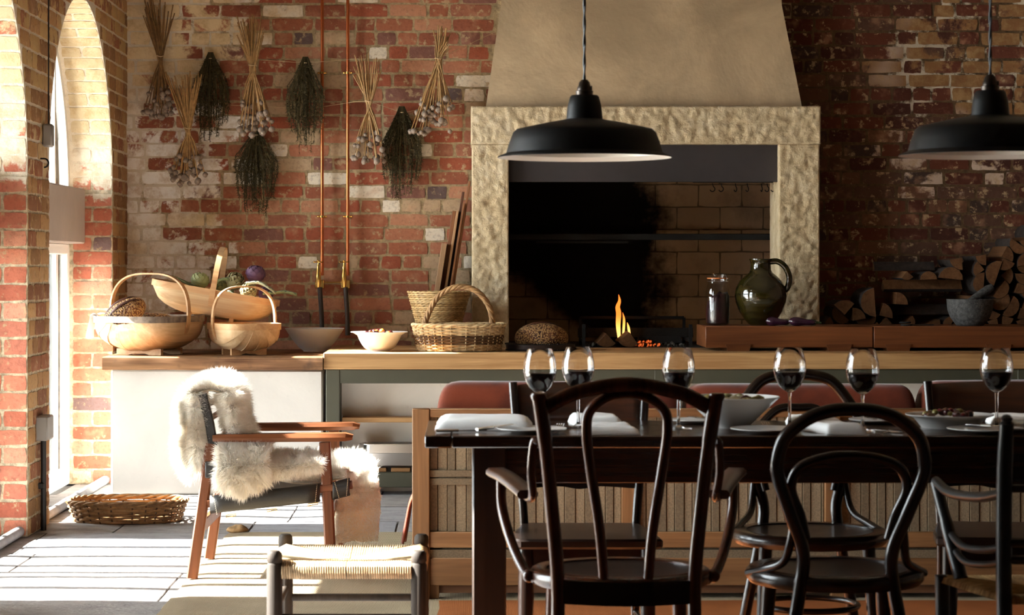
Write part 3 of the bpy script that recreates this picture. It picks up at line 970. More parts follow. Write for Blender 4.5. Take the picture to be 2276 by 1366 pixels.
# ------------------------------------------------------------------ artichokes
def arti_mat(name, a, b_, c):
    g = G(name)
    sp = g.n('SeparateXYZ', {0: g.obj()})
    isl = g.n('NewGeometry').outputs['Random Per Island']
    col = g.mix(isl, lin(*a), lin(*b_))
    col = g.mix(g.step(g.noise(g.obj(), 30, 3), 0.5, 0.7, 0, 0.6), col, lin(*c))
    return g.bsdf(col, 0.55, 0, 0.4)
M['arti_green'] = arti_mat('artichoke_green', (126, 132, 84), (164, 164, 116), (96, 100, 66))
M['arti_stripe'] = arti_mat('artichoke_mottled', (110, 108, 74), (176, 160, 118), (92, 66, 62))
M['arti_purple'] = arti_mat('artichoke_purple', (84, 54, 82), (120, 84, 112), (58, 36, 60))
M['stem'] = plain('green_stem', (110, 124, 82), 0.6, var=0.2)
def artichoke(label, loc, r, tilt, mat, stem_dir):
    t = thing('artichoke', label, 'artichoke', loc)
    t.rotation_euler = tilt
    core = MB().ball((0, 0, 0), r*0.82, r*0.82, r*0.9, 16, 10)
    link('core', core.mesh('core'), mat, t)
    scale = MB()
    w, h = r*0.62, r*0.8
    pr = [(-0.5, 0, 0), (0.5, 0, 0), (0.62, 0.5, 0.10), (0.34, 0.85, 0.12), (0, 1.0, 0.05), (-0.34, 0.85, 0.12), (-0.62, 0.5, 0.10), (0, 0.45, 0.30)]
    scale.add([(x*w, -z*h, y*h) for x, y, z in pr] + [(x*w, -z*h + r*0.07, y*h) for x, y, z in pr],
              [(0,1,7),(1,2,7),(2,3,7),(3,4,7),(4,5,7),(5,6,7),(6,0,7),(8,15,9),(9,15,10),(10,15,11),(11,15,12),(12,15,13),(13,15,14),(14,15,8)] + [(i, i+8, (i+1) % 7+8, (i+1) % 7) for i in range(7)])
    me = scale.mesh('bract', smooth=60); me.materials.append(mat)
    for ring in range(6):
        el = -0.9 + ring*0.37
        nn = (6, 9, 10, 9, 7, 4)[ring]
        for i in range(nn):
            az = 2*PI*(i + 0.5*(ring % 2))/nn
            o = link('bract', me, None, t)
            o.location = (r*0.82*math.cos(el)*math.sin(az), -r*0.82*math.cos(el)*math.cos(az), r*0.86*math.sin(el))
            o.rotation_euler = (-(el*0.55) + R.uniform(-0.1, 0.1), 0, az)
            o.rotation_euler = (Matrix.Rotation(az, 3, 'Z') @ Matrix.Rotation(-max(0.0, el)*0.6 + 0.22 + R.uniform(-0.08, 0.08), 3, 'X')).to_euler()
            k = (0.8, 1.0, 1.05, 1.0, 0.9, 0.75)[ring]
            o.scale = (k, k, k)
    if stem_dir is not None:
        Q = t.rotation_euler.to_matrix().inverted()
        a, b2, c2 = Vector((0, 0, -r*0.8)), Q @ (Vector(stem_dir)*0.5), Q @ Vector(stem_dir)
        link('stem', MB().tube(curve([a, (a + b2)*0.6, c2], 5), 0.008, 8).mesh('stem'), M['stem'], t)
    return t
ty = 12.34
AR = [('pale green artichoke at the trug handle, its stem upright', (444, 628), 12.34, 0.046, (0.1, 0.15, 0), 'arti_green', (0.0, 0.02, -0.125)),
      ('mottled green and brown artichoke in the middle of the tilted trug', (521, 628), 12.37, 0.047, (0.7, 0.2, 0.3), 'arti_stripe', (-0.02, 0.02, -0.12)),
      ('deep purple artichoke standing tallest in the tilted trug', (567, 614), 12.41, 0.049, (0.15, 0.1, 0.5), 'arti_purple', (0.0, -0.02, -0.15)),
      ('dark mottled artichoke below the purple one in the trug', (551, 648), 12.285, 0.042, (1.0, 0.3, 0.2), 'arti_stripe', (-0.01, 0.05, -0.07)),
      ('purple artichoke low at the trug end under a long leaf', (588, 655), 12.375, 0.038, (0.9, 0.6, 0.4), 'arti_purple', (-0.03, 0.0, -0.06)),
      ('small green artichoke tucked behind the trug handle', (490, 640), 12.44, 0.040, (0.8, -0.3, 0.1), 'arti_green', (0.0, -0.04, -0.09))]
for lb, (px, py), d, r, tl, mt, sdv in AR:
    artichoke(lb, P(px, py, d), r, tl, M[mt], sdv)
M['leaf'] = plain('artichoke_leaf', (120, 132, 96), 0.55, var=0.25, scale=18)
M['leaf_pale'] = plain('pale_leaf', (170, 184, 160), 0.6, var=0.15, scale=18)
def leaf(label, pts, w, mat, name='artichoke_leaf'):
    c = curve(pts, 6)
    n = len(c)
    m = MB()
    for i, p in enumerate(c):
        t = i/(n-1)
        ww = w*(math.sin(PI*min(1, t*0.92 + 0.06))**0.7)
        m.v += [tuple(p + Vector((0, -ww/2, 0.010*abs(math.sin(i*1.3))))), tuple(p + Vector((0, 0, -0.006))), tuple(p + Vector((0, ww/2, 0.010)))]
    for i in range(n-1):
        for j in range(2):
            m.f.append((i*3+j, i*3+j+1, i*3+j+4, i*3+j+3))
    o = m.build(name, mat, org=c[0], smooth=180)
    md = o.modifiers.new('thick', 'SOLIDIFY'); md.thickness = 0.002
    return tag(o, label, 'leaf')
leaf('pale silvery leaf arching over the artichokes at the trug end', [P(546, 630, ty-0.11), P(574, 628, ty-0.11), P(600, 641, ty-0.10), P(613, 652, ty-0.08)], 0.06, M['leaf_pale'])
leaf('long green leaf reaching past the trug end towards the taps', [P(584, 652, ty-0.06), P(608, 651, ty-0.06), P(635, 649, ty-0.06), P(660, 655, ty-0.06)], 0.035, M['leaf'])
leaf('narrow green leaf trailing over the trug left of its handle', [P(432, 637, ty-0.06), P(416, 630, ty-0.06), P(398, 622, ty-0.06), P(382, 615, ty-0.06)], 0.03, M['leaf'])
leaf('slim green leaf lying between handle and mottled artichoke', [P(478, 632, ty-0.03), P(492, 622, ty-0.03), P(508, 620, ty-0.03)], 0.03, M['leaf'])
leaf('short grey green leaf under the mottled artichoke', [P(490, 652, ty-0.1), P(505, 648, ty-0.1), P(520, 656, ty-0.1)], 0.04, M['leaf_pale'])

# ------------------------------------------------------------------ white dishes
M['china'] = plain('white_china', (226, 224, 220), 0.25, spec=0.5)
M['stoneware'] = plain('white_stoneware', (226, 224, 222), 0.4, var=0.03, scale=8)
def dish(name, label, cat, loc, prof, n=48, sx=1, sy=1, mat=None):
    o = MB().lathe(prof, (0, 0, 0), n, sx, sy)
    me = o.mesh(name, smooth=50)
    ob = link(name, me, mat or M['china'])
    ob.location = loc
    return tag(ob, label, cat)
def open_bowl(rb, rt, h, th=0.005, flare=0.0, belly=0.5):
    pr = [(0, 0.002), (rb, 0.0), (rb, 0.004)]
    for i in range(1, 9):
        t = i/8
        pr.append((rb + (rt-rb)*(t**belly), 0.004 + (h-0.004)*t))
    if flare:
        pr += [(rt + flare*0.6, h + 0.012), (rt + flare, h + 0.016), (rt + flare, h + 0.019), (rt + flare*0.5, h + 0.014)]
    pr += [(rt - th, h)]
    for i in range(7, -1, -1):
        t = i/8
        pr.append((max(0.001, rb - th*0.2 + (rt-th-rb)*(t**belly)), 0.008 + (h-0.008)*t))
    pr.append((0, 0.008))
    return pr
dish('flared_dish', 'big plain white flared dish standing on the rough slab', 'dish', (-0.832, 12.58, ZL), open_bowl(0.064, 0.166, 0.128, 0.007, 0, 0.75), 64, 1.0, 1.0, M['stoneware'])
bowl = dish('rimmed_bowl', 'white bowl with wide rim and stewed fruit on the oak worktop', 'bowl', (-0.448, 11.98, ZR), open_bowl(0.055, 0.118, 0.085, 0.005, 0.034, 0.55), 48, mat=M['stoneware'])
M['fruit_dark'] = plain('dark_fruit', (70, 22, 22), 0.3, var=0.3)
M['fruit_orange'] = plain('orange_fruit', (206, 130, 50), 0.4, var=0.2)
M['fruit_green'] = plain('olive_fruit', (132, 120, 62), 0.4, var=0.2)
def heap(label, c, r, n, mats, zs, name='food_piece', group=None, size=0.014, dome=0.02):
    for i in range(n):
        a, q = R.uniform(0, 2*PI), r*math.sqrt(R.random())
        s = size*R.uniform(0.75, 1.25)
        p = (c[0] + q*math.cos(a), c[1] + q*math.sin(a), c[2] + dome*(1 - (q/r)**2) + R.uniform(0, 0.006))
        mt = R.choice(mats)
        o = MB().ball((0, 0, 0), s*1.2, s, s*0.8, 10, 7, jit=0.09).build(name, mt, smooth=180)
        o.location = p
        o.rotation_euler = (R.uniform(-0.5, 0.5), R.uniform(-0.5, 0.5), R.uniform(0, 6))
        tag(o, label, 'food', group)
heap('piece of stewed fruit in the wide-rimmed bowl on the oak worktop', (-0.448, 11.98, ZR + 0.080), 0.09, 34, [M['fruit_dark'], M['fruit_dark'], M['fruit_dark'], M['fruit_orange']], 0, 'fruit_piece', 'fruit in the rimmed bowl', 0.013, 0.026)

# ------------------------------------------------------------------ wicker
def wick_mat(name, a, b_):
    g = G(name)
    isl = g.n('NewGeometry').outputs['Random Per Island']
    v = g.pos()
    col = g.mix(isl, lin(*a), lin(*b_))
    col = g.mix(g.step(g.noise(v, 40, 3), 0.4, 0.7, 0, 0.5), col, lin(*[c*0.6 for c in a]))
    return g.bsdf(col, 0.6, 0, 0.35)
M['wick_pale'] = wick_mat('white_willow', (196, 164, 118), (222, 196, 152))
M['wick_dark'] = wick_mat('dark_willow', (92, 66, 42), (120, 88, 58))
M['wick_brown'] = wick_mat('buff_willow', (140, 100, 62), (180, 140, 94))
def wicker(t, c, rx, ry, h, flare, rows, stakes, r_w, zones, stake_mat, pw=0.75, rim_mat=None, base_mat=None):
    """woven oval basket wall. zones: [(row_from, row_to, material)]"""
    c = Vector(c)
    def rad(z):
        return 1 - flare*(1 - z/h)
    def at(a, z, off=0):
        k = rad(z)
        ca, sa = math.cos(a), math.sin(a)
        return c + Vector(((rx*k + off)*math.copysign(abs(ca)**pw, ca), (ry*k + off)*math.copysign(abs(sa)**pw, sa), z))
    m = MB()
    for i in range(stakes):
        a = 2*PI*i/stakes
        m.tube([at(a, 0.0), at(a, h*0.5), at(a, h)], r_w*0.9, 5)
    stuff(m.build('stakes', stake_mat, t, smooth=60))
    for (r0, r1, mt) in zones:
        m = MB()
        for row in range(r0, r1):
            z = (row + 0.5)*h/rows
            per = 3
            pts = []
            for i in range(stakes*per):
                a = 2*PI*i/(stakes*per)
                off = r_w*1.25*math.cos(PI*i/per + PI*(row % 2))
                pts.append(at(a, z + R.uniform(-1, 1)*r_w*0.25, off))
            m.sweep(pts, [(r_w*0.9*math.cos(2*PI*q/5), h/rows*0.52*math.sin(2*PI*q/5)) for q in range(5)], None, closed=True)
        stuff(m.build('weave', mt, t, smooth=60))
    m = MB()                       # plaited border
    for s in range(3):
        pts = []
        for i in range(stakes*4):
            a = 2*PI*i/(stakes*4)
            ph = a*stakes/3 + s*2*PI/3
            p = at(a, h)
            pts.append(p + Vector((math.cos(a)*r_w*1.5*math.cos(ph), math.sin(a)*r_w*1.5*math.cos(ph), r_w*1.4*math.sin(ph) + r_w)))
        m.tube(pts, r_w*1.35, 5, closed=True)
    m.build('rim', rim_mat or zones[-1][2], t, smooth=60)
    bm_ = MB()
    k = 40
    ring = [at(2*PI*i/k, 0.004) for i in range(k)]
    bm_.add(ring + [p + Vector((0, 0, 0.006)) for p in ring], [tuple(range(k))[::-1], tuple(range(k, 2*k))] + [(i, (i+1) % k, (i+1) % k + k, i + k) for i in range(k)])
    bm_.build('base', base_mat or zones[0][2], t, smooth=40)
    return at
# handled basket on the oak worktop
bc = Vector((-0.025, 12.02, ZR + 0.0035))
t = thing('wicker_basket', 'oval handled wicker basket with a dark woven band, on the oak worktop', 'basket', bc)
wicker(t, bc, 0.245, 0.165, 0.132, 0.10, 16, 34, 0.0042, [(0, 4, M['wick_pale']), (4, 10, M['wick_dark']), (10, 16, M['wick_pale'])], M['wick_pale'], rim_mat=M['wick_pale'])
m = MB()
arch = curve([bc + Vector((-0.190, -0.02, 0.10)), bc + Vector((-0.165, -0.01, 0.19)), bc + Vector((-0.105, 0, 0.29)), bc + Vector((-0.005, 0, 0.338)), bc + Vector((0.095, 0, 0.315)), bc + Vector((0.165, 0.01, 0.225)), bc + Vector((0.185, 0.02, 0.10))], 12)
for s in range(4):
    pts = []
    for i, p in enumerate(arch):
        t_ = (arch[min(i+1, len(arch)-1)] - arch[max(i-1, 0)]).normalized()
        sd_ = t_.cross(Vector((0, 1, 0))).normalized()
        ph = i*0.42 + s*PI/2
        pts.append(p + sd_*0.0085*math.cos(ph) + Vector((0, 0.0085*math.sin(ph), 0)))
    m.tube(pts, 0.0085, 7)
m.build('handle', M['wick_brown'], t, smooth=60)
# flat floor basket
bc = Vector((-1.585, 10.62, 0.0))
t = thing('floor_basket', 'shallow oval brown wicker basket on the flagstones by the door', 'basket', bc)
wicker(t, bc, 0.275, 0.19, 0.088, 0.10, 8, 30, 0.0048, [(0, 8, M['wick_brown'])], M['wick_dark'], rim_mat=M['wick_brown'])

# seagrass basket behind, holding boards
M['seagrass'] = wick_mat('seagrass', (176, 142, 92), (206, 174, 122))
bc = Vector((-0.135, 12.405, ZR))
t = thing('seagrass_basket', 'tall tapered seagrass basket standing before the leaning wooden boards', 'basket', bc)
m = MB()
for row in range(27):
    z = 0.007 + row*0.0116
    k = 0.080 + 0.088*(row/26)**0.9
    pts = []
    for i in range(90):
        a = 2*PI*i/90
        off = 0.0028*math.cos(PI*i/1.5 + PI*row)
        pts.append(bc + Vector(((k+off)*math.cos(a), (k+off)*math.sin(a)*0.85, z + 0.002*math.sin(i*2.1+row))))
    m.tube(pts, 0.0066, 5, closed=True)
stuff(m.build('coil', M['seagrass'], t, smooth=60))
m = MB()
for i in range(48):
    a = 2*PI*i/48
    p = bc + Vector((0.171*math.cos(a), 0.171*0.85*math.sin(a), 0.306))
    m.tube([p, p + Vector((R.uniform(-.004, .004), R.uniform(-.004, .004), R.uniform(0.004, 0.012)))], 0.0022, 4)
stuff(m.build('fringe', M['seagrass'], t, smooth=60))
MB().lathe([(0, 0), (0.085, 0), (0.085, 0.008), (0, 0.008)], bc, 24, 1, 0.85).build('base', M['seagrass'], t)

# wooden boards leaning in the corner
M['board_a'] = wood('pale_board', (150, 112, 78), (192, 152, 112), 2, 1.0, 0.6)
M['board_b'] = wood('brown_board', (110, 68, 42), (150, 98, 62), 2, 1.0, 0.55)
M['board_c'] = wood('dark_board', (76, 44, 30), (112, 68, 44), 2, 1.0, 0.5)
# a stack with one lean, the tallest against the side of the stone jamb: (label, top in the photo, thickness, width, distance, wood)
BD = [('tallest chestnut board leaning against the fireplace jamb', 403, 0.014, 0.12, 12.74, 'board_b'),
      ('reddish brown board standing between the tall boards', 452, 0.012, 0.11, 12.68, 'board_b'),
      ('thin tall dark board standing behind the brown boards', 427, 0.014, 0.12, 12.76, 'board_c'),
      ('narrow brown board with pale edge leaning against the tall boards', 469, 0.014, 0.10, 12.67, 'board_a'),
      ('mid brown chopping board leaning behind the pale broad one', 469, 0.022, 0.14, 12.73, 'board_b'),
      ('broad pale chopping board leaning lowest behind the seagrass basket', 541, 0.030, 0.15, 12.67, 'board_a')]
LEAN = 0.155
dirn = Vector((LEAN, 0, 1)).normalized()
nrm_ = Vector((-dirn.z, 0, dirn.x))
ztop = ZC - (403 - VY)*12.74/FPX
off = 0.0
for lb, ytop, th, dp, d, mt in BD:
    off += th/2
    ref = Vector((0.0425, d, ztop)) + nrm_*off         # on this board's middle line
    at_z = lambda z: ref + dirn*((z - ref.z)/dirn.z)
    a, b2 = at_z(ZR + 0.002 + th*0.08), at_z(ZC - (ytop - VY)*d/FPX)
    o = MB().bar([a, b2], th, dp, up=(0, 1, 0), ch=0.002).build('chopping_board', M[mt], org=a, smooth=30)
    tag(o, lb, 'board')
    off += th/2 + 0.0004

# ------------------------------------------------------------------ loaf on tray
tc = P(1201, 775, 12.1); tc.z = ZR
t = thing('bread_tray', 'round dark metal tray with beaded edge under the domed loaf', 'tray', tc)
MB().lathe([(0, 0.0), (0.17, 0.0), (0.184, 0.004), (0.188, 0.032), (0.192, 0.034), (0.184, 0.036), (0.176, 0.008), (0, 0.006)], tc, 56, 1, 0.8).build('pan', plain('tray_metal', (70, 62, 62), 0.35, 0.8, var=0.2), t)
for z, r_ in ((0.036, 0.188), (0.005, 0.185)):
    m = MB()
    for i in range(110):
        a = 2*PI*i/110
        m.ball(tc + Vector((r_*math.cos(a), r_*0.8*math.sin(a), z)), 0.0042, n=6, m=4)
    stuff(m.build('beading', M['black_metal'], t))
loaf('domed dark seeded loaf on the metal tray before the fire', (tc.x + 0.008, tc.y, ZR + 0.063), 0.145, 0.115, 0.088, (0, 0, 0.1), True)

# ------------------------------------------------------------------ butcher blocks, jar, jug
M['block'] = wood('butcher_block', (82, 44, 21), (124, 72, 37), 0, 0.7, 0.45, 0.35)
for lb, x0, x1, tr in (('long chestnut board with its end before the hearth, carrying jar and jug', 1.29, 2.183, 0), ('chestnut board beyond the first one, carrying the mortar', 2.187, 3.3, 1)):
    t = thing('raised_board', lb, 'board', ((x0+x1)/2, 12.1, ZR))
    MB().box(x0, x1, 11.99, 12.45, ZR + 0.018, ZR + 0.132).build('plank', M['block'], t, bevel=0.004)
    for k, fx in enumerate((0.20, 0.80) if not tr else (0.12, 0.6)):
        xc = x0 + (x1-x0)*fx
        MB().prism([(xc-0.06, ZR), (xc+0.055, ZR), (xc+0.065, ZR+0.036), (xc-0.072, ZR+0.036)], 11.982, 12.43).build('foot', M['block'], t, smooth=0)
ZB = ZR + 0.132
def clear_glass(name, tint=(1, 1, 1, 1)):
    g = G(name)
    nd = g.n('BsdfGlass', {'Color': tint, 'Roughness': 0.0, 'IOR': 1.45})
    tr = g.n('BsdfTransparent', {'Color': tint})
    lw = g.n('LayerWeight', {'Blend': 0.25})
    gl = g.n('BsdfGlossy', {'Roughness': 0.01})
    f = g.step(lw.outputs['Facing'], 0.55, 1.0, 0.07, 0.75)
    mx = g.n('MixShader', {0: f, 1: tr.outputs[0], 2: gl.outputs[0]})
    g.nt.links.new(mx.outputs[0], g.out.inputs[0])
    g.nt.nodes.remove(nd)
    return g.m
M['glass'] = clear_glass('thin_glass', (0.95, 0.96, 0.95, 1))
jc = P(1595, 718, 12.24); jc.z = ZB
t = thing('preserving_jar', 'clear clip-top preserving jar half full of dark preserves', 'jar', jc)
jp = [(0, 0.002), (0.052, 0.0), (0.064, 0.008), (0.0665, 0.03), (0.0665, 0.15), (0.064, 0.185), (0.056, 0.215), (0.05, 0.228), (0.05, 0.25), (0.053, 0.252)]
MB().lathe(jp, jc, 40).build('jar_glass', M['glass'], t)
MB().lathe([(0.055, 0.256), (0.054, 0.274), (0.048, 0.280), (0, 0.281)], jc, 40).build('lid', M['glass'], t)
MB().lathe([(0.050, 0.251), (0.058, 0.252), (0.058, 0.257), (0.050, 0.257)], jc, 40).build('rubber_seal', plain('orange_rubber', (206, 120, 60), 0.6), t)
m = MB().tube([jc + Vector((0.056*math.cos(2*PI*i/24), 0.056*math.sin(2*PI*i/24), 0.238)) for i in range(24)], 0.0016, 5, closed=True)
m.tube([jc + Vector((0.04, -0.042, 0.238)), jc + Vector((0.046, -0.05, 0.255)), jc + Vector((0.036, -0.05, 0.272)), jc + Vector((0.02, -0.045, 0.262)), jc + Vector((0.03, -0.05, 0.24))], 0.0016, 5)
m.build('wire_clip', M['steel'], t)
m = MB().lathe([(0, 0.004), (0.05, 0.004), (0.0615, 0.012), (0.0635, 0.03), (0.0635, 0.12), (0.055, 0.15), (0.03, 0.165), (0, 0.17)], jc + Vector((0.0, 0, 0)), 28)
for i, p in enumerate(m.v):
    q = Vector(p) - jc
    if q.z > 0.1: q.z += 0.02*mnoise.noise((q.x*40, q.y*40, 0)) + q.x*0.5
    m.v[i] = tuple(q + jc)
m.build('preserves', plain('dark_preserve', (40, 16, 20), 0.35, var=0.5, scale=25), t)
gc = P(1691, 718, 12.24); gc.z = ZB
t = thing('glazed_jug', 'round olive green glazed jug with a looped handle', 'jug', gc)
g_ = G('green_glaze')
v = g_.obj()
col = g_.mix(g_.step(g_.noise(g_.map(v, (2, 2, 14)), 3, 4), 0.35, 0.7), lin(26, 22, 6), lin(54, 46, 14))
M['glaze'] = g_.bsdf(col, 0.08, 0, 0.6, g_.bump(g_.noise(g_.map(v, (3, 3, 30)), 3, 2), 0.0015), Coat_Weight=0.6, Coat_Roughness=0.04)
MB().lathe([(0, 0), (0.058, 0), (0.066, 0.006), (0.088, 0.03), (0.118, 0.075), (0.137, 0.125), (0.142, 0.16), (0.136, 0.20), (0.115, 0.24), (0.085, 0.268), (0.064, 0.285), (0.056, 0.30), (0.054, 0.33), (0.058, 0.348), (0.063, 0.354), (0.062, 0.36), (0.054, 0.359), (0.048, 0.34), (0.046, 0.3), (0.0, 0.29)], gc, 56).build('body', M['glaze'], t, smooth=60)
MB().sweep(curve([gc + Vector((0.048, -0.02, 0.345)), gc + Vector((0.088, -0.03, 0.345)), gc + Vector((0.128, -0.035, 0.315)), gc + Vector((0.150, -0.035, 0.26)), gc + Vector((0.143, -0.03, 0.21)), gc + Vector((0.125, -0.02, 0.185))], 6), [(0.016*math.cos(2*PI*i/10), 0.0085*math.sin(2*PI*i/10)) for i in range(10)], None, up=(1, 0, 0)).build('handle', M['glaze'], t, smooth=60)
# small aubergines
M['aubergine'] = plain('aubergine_skin', (40, 16, 32), 0.15, spec=0.6, var=0.3)
M['calyx'] = plain('aubergine_calyx', (70, 88, 52), 0.7, var=0.3)
for lb, (xa, ya), (xb, yb), d in (('dark aubergine lying at the jug, the plumper left one', (1702, 712), (1752, 717), 12.075), ('dark aubergine with its green cap towards the mortar', (1752, 712), (1812, 716), 12.04)):
    a, b2 = P(xa, 0, d), P(xb, 0, d)
    a.z = ZB + 0.026; b2.z = ZB + 0.019
    t = thing('aubergine', lb, 'aubergine', a)
    n = 10
    pts = [a.lerp(b2, i/n) + Vector((0, 0.006*math.sin(i*0.6), 0)) for i in range(n+1)]
    rr = [0.002, 0.017, 0.024, 0.026, 0.024, 0.02, 0.0175, 0.0165, 0.016, 0.0155, 0.013]
    MB().tube(pts, rr, 14).build('fruit', M['aubergine'], t, smooth=70)
    MB().tube([b2 + (a-b2)*0.14, b2, b2 + (b2-a)*0.04, b2 + (b2-a)*0.22], [0.018, 0.0165, 0.008, 0.004], 7).build('calyx', M['calyx'], t, smooth=50)
# mortar and pestle
M['granite'] = plain('dark_granite', (62, 60, 58), 0.75, var=0.5, scale=60, bump=0.004, bscale=140)
mc = P(2156, 725, 12.12); mc.z = ZB
dish('stone_mortar', 'dark granite mortar bowl standing on the far chestnut board', 'mortar', mc, [(0, 0), (0.07, 0), (0.078, 0.008), (0.105, 0.045), (0.12, 0.085), (0.125, 0.143), (0.118, 0.143), (0.108, 0.09), (0.085, 0.045), (0, 0.03)], 40, mat=M['granite'])
t = MB().tube([mc + Vector((0.0, 0.03, 0.125)), mc + Vector((0.035, 0.04, 0.15)), mc + Vector((0.11, 0.05, 0.195)), mc + Vector((0.133, 0.053, 0.208))], [0.016, 0.019, 0.024, 0.018], 14).build('pestle', M['granite'], org=mc + Vector((0, 0, 0.12)), smooth=60)
tag(t, 'dark granite pestle leaning out of the mortar bowl', 'pestle')
# garlic-like scraps and small blade beside the mortar
t = thing('kitchen_scissors', 'small dark metal scissors lying on the board before the logs', 'scissors', P(2030, 722, 12.05))
zs = ZB + 0.006
c0 = P(2030, 722, 12.05); c0.z = zs
MB().bar([c0 + Vector((0.0, 0, 0)), c0 + Vector((0.11, 0.01, 0))], 0.014, 0.006).build('blade', M['black_metal'], t)
for s in (-1, 1):
    MB().tube([c0 + Vector((-0.04 + 0.028*math.cos(2*PI*i/16), s*0.02 + 0.016*math.sin(2*PI*i/16), 0.006 + 0.006*s)) for i in range(16)], 0.005, 6, closed=True).build('loop', M['iron'], t)

# ------------------------------------------------------------------ copper pipes and taps
M['copper'] = plain('copper', (206, 118, 72), 0.28, 1.0, var=0.12, scale=6)
M['brass'] = plain('brass', (226, 186, 106), 0.2, 1.0)
M['rubber'] = plain('dark_hose', (52, 42, 36), 0.55)
yp = 12.845
base = P(744, 640, yp)
t = thing('wall_taps', 'pair of copper pipes down the brick wall ending in brass taps', 'tap', base)
for px in (716, 773):
    c = P(px, 0, yp)
    zt, zb = 3.98, P(0, 612, yp).z
    MB().tube([(c.x, yp, zt), (c.x, yp, zb)], 0.0095, 14).build('copper_pipe', M['copper'], t)
    for py in (162, 481):
        z = P(0, py, yp).z
        k = MB().lathe([(0.0095, -0.006), (0.015, -0.006), (0.015, 0.006), (0.0095, 0.006)], (c.x, yp, z), 16)
        for s in (-1, 1):
            k.tube([(c.x + s*0.012, yp, z), (c.x + s*0.02, yp, z)], 0.004, 8).ball((c.x + s*0.022, yp, z), 0.0058, n=8, m=6)
        k.tube([(c.x, yp, z), (c.x, YB, z)], 0.006, 8)
        k.build('pipe_clip', M['brass'], t)
    # tap: body, spindle and four-armed head, in front of the pipe
    tx = c.x - 0.020
    ty_ = yp - 0.03
    Z = lambda py: P(0, py, ty_).z
    body = MB().lathe([(0, Z(640)), (0.009, Z(638)), (0.013, Z(628)), (0.0155, Z(618)), (0.0145, Z(608)), (0.011, Z(598)), (0.010, Z(592)), (0.007, Z(590)), (0.005, Z(586))], (tx, ty_, 0), 20)
    tp = body.build('tap_body', M['brass'], t)
    hd = MB().tube([(tx, ty_, Z(592)), (tx, ty_, Z(580))], 0.004, 8).ball((tx, ty_, Z(580)), 0.0085, 0.0085, 0.007, 10, 6)
    for a in (0.35, 0.35 + PI/2, 0.35 + PI, 0.35 + 1.5*PI):
        e = Vector((tx + 0.024*math.cos(a), ty_ + 0.024*math.sin(a), Z(582)))
        hd.tube([(tx, ty_, Z(582)), e], 0.0034, 8).ball(e, 0.0055, n=8, m=6)
    hd.build('tap_head', M['brass'], tp)
    MB().box(tx - 0.02, tx + 0.032, yp - 0.012, YB, Z(641), Z(622)).build('wall_plate', M['brass'], t, bevel=0.003)
    MB().sweep(curve([(tx + 0.008, ty_ + 0.008, Z(638)), (tx + 0.012, ty_ + 0.008, Z(665)), (tx + 0.018, ty_ + 0.01, Z(700)), (tx + 0.02, ty_ + 0.012, Z(745))], 5), [(0.013*math.cos(2*PI*i/12), 0.013*math.sin(2*PI*i/12)) for i in range(12)]).build('hose', M['rubber'], t)
z = P(0, 627, yp).z
MB().tube([P(716, 627, yp), P(773, 627, yp)], 0.0042, 8).build('cross_bar', M['brass'], t)

# ------------------------------------------------------------------ dried bundles on twine
M['dry_stem'] = wick_mat('dried_stem', (152, 114, 66), (190, 150, 98))
M['dry_dark'] = wick_mat('dried_stem_dark', (104, 76, 46), (160, 122, 74))
M['pod'] = plain('poppy_pod', (142, 124, 108), 0.8, var=0.35, scale=30)
M['twine'] = plain('twine', (206, 180, 140), 0.9)
pod_me = MB().lathe([(0, -0.013), (0.004, -0.0125), (0.0065, -0.012), (0.0055, -0.0095), (0.012, -0.005), (0.0135, 0.001), (0.011, 0.008), (0.005, 0.0125), (0.0018, 0.0145), (0, 0.015)], n=12).mesh('seed_pod', smooth=60)
pod_me.materials.append(M['pod'])
yb = 12.80
def poppies(label, top, tie, bot, wt, wb, n, pods, mats, seed, yb):
    """top, tie, bot: photo points (x, y); wt, wb: half spreads in px"""
    r = random.Random(seed)
    o = P(tie[0], tie[1], yb)
    t = thing('poppy_bundle', label, 'dried bundle', o, group='dried bundles hung on the brick wall')
    st = MB()
    for i in range(n):
        u = r.uniform(-1, 1)
        dd = r.uniform(-0.028, 0.028)
        tp = P(top[0] + wt*u + r.uniform(-4, 4), top[1] + r.uniform(-8, 48), yb + dd*0.8)
        md = P(tie[0] + u*5 + r.uniform(-3, 3), tie[1], yb + dd*0.25)
        a = -u if r.random() < 0.75 else r.uniform(-1, 1)
        ln = r.uniform(0.52, 1.0)
        bx, by = tie[0] + (bot[0]-tie[0])*ln + wb*a*ln, tie[1] + (bot[1]-tie[1])*ln - 12*abs(a)
        en = P(bx, by, yb + dd)
        mid = md.lerp(en, 0.5) + Vector((0.008*a, 0, 0))
        st.tube(curve([tp, md, mid, en], 3), [0.0034]*9 + [0.0024], 5)
        if True:
            p = link('seed_pod', pod_me, None, t)
            dirv = (en - mid).normalized()
            p.location = en + dirv*0.010 - o
            p.rotation_euler = (-dirv).to_track_quat('Z', 'Y').to_euler()
            s = r.uniform(0.95, 1.5)
            p.scale = (s, s, s)
    stuff(st.build('stems', mats, t, smooth=60))
    MB().tube([o + Vector((0.021*math.cos(2*PI*i/14), 0.016*math.sin(2*PI*i/14), 0.003*math.sin(i))) for i in range(14)], 0.0025, 5, closed=True).build('tie', M['twine'], t)
poppies('dried poppy bundle hung highest beside the arch, with darker stems', (352, 0), (356, 125), (352, 262), 36, 34, 40, 34, M['dry_dark'], 1, 12.825)
poppies('dried poppy bundle hanging lowest over white painted bricks', (408, 165), (418, 285), (418, 412), 40, 46, 46, 40, M['dry_stem'], 2, 12.735)
poppies('dried poppy bundle tied above a dark herb bunch near the copper pipes', (556, 40), (561, 145), (566, 302), 32, 46, 46, 40, M['dry_stem'], 3, 12.745)
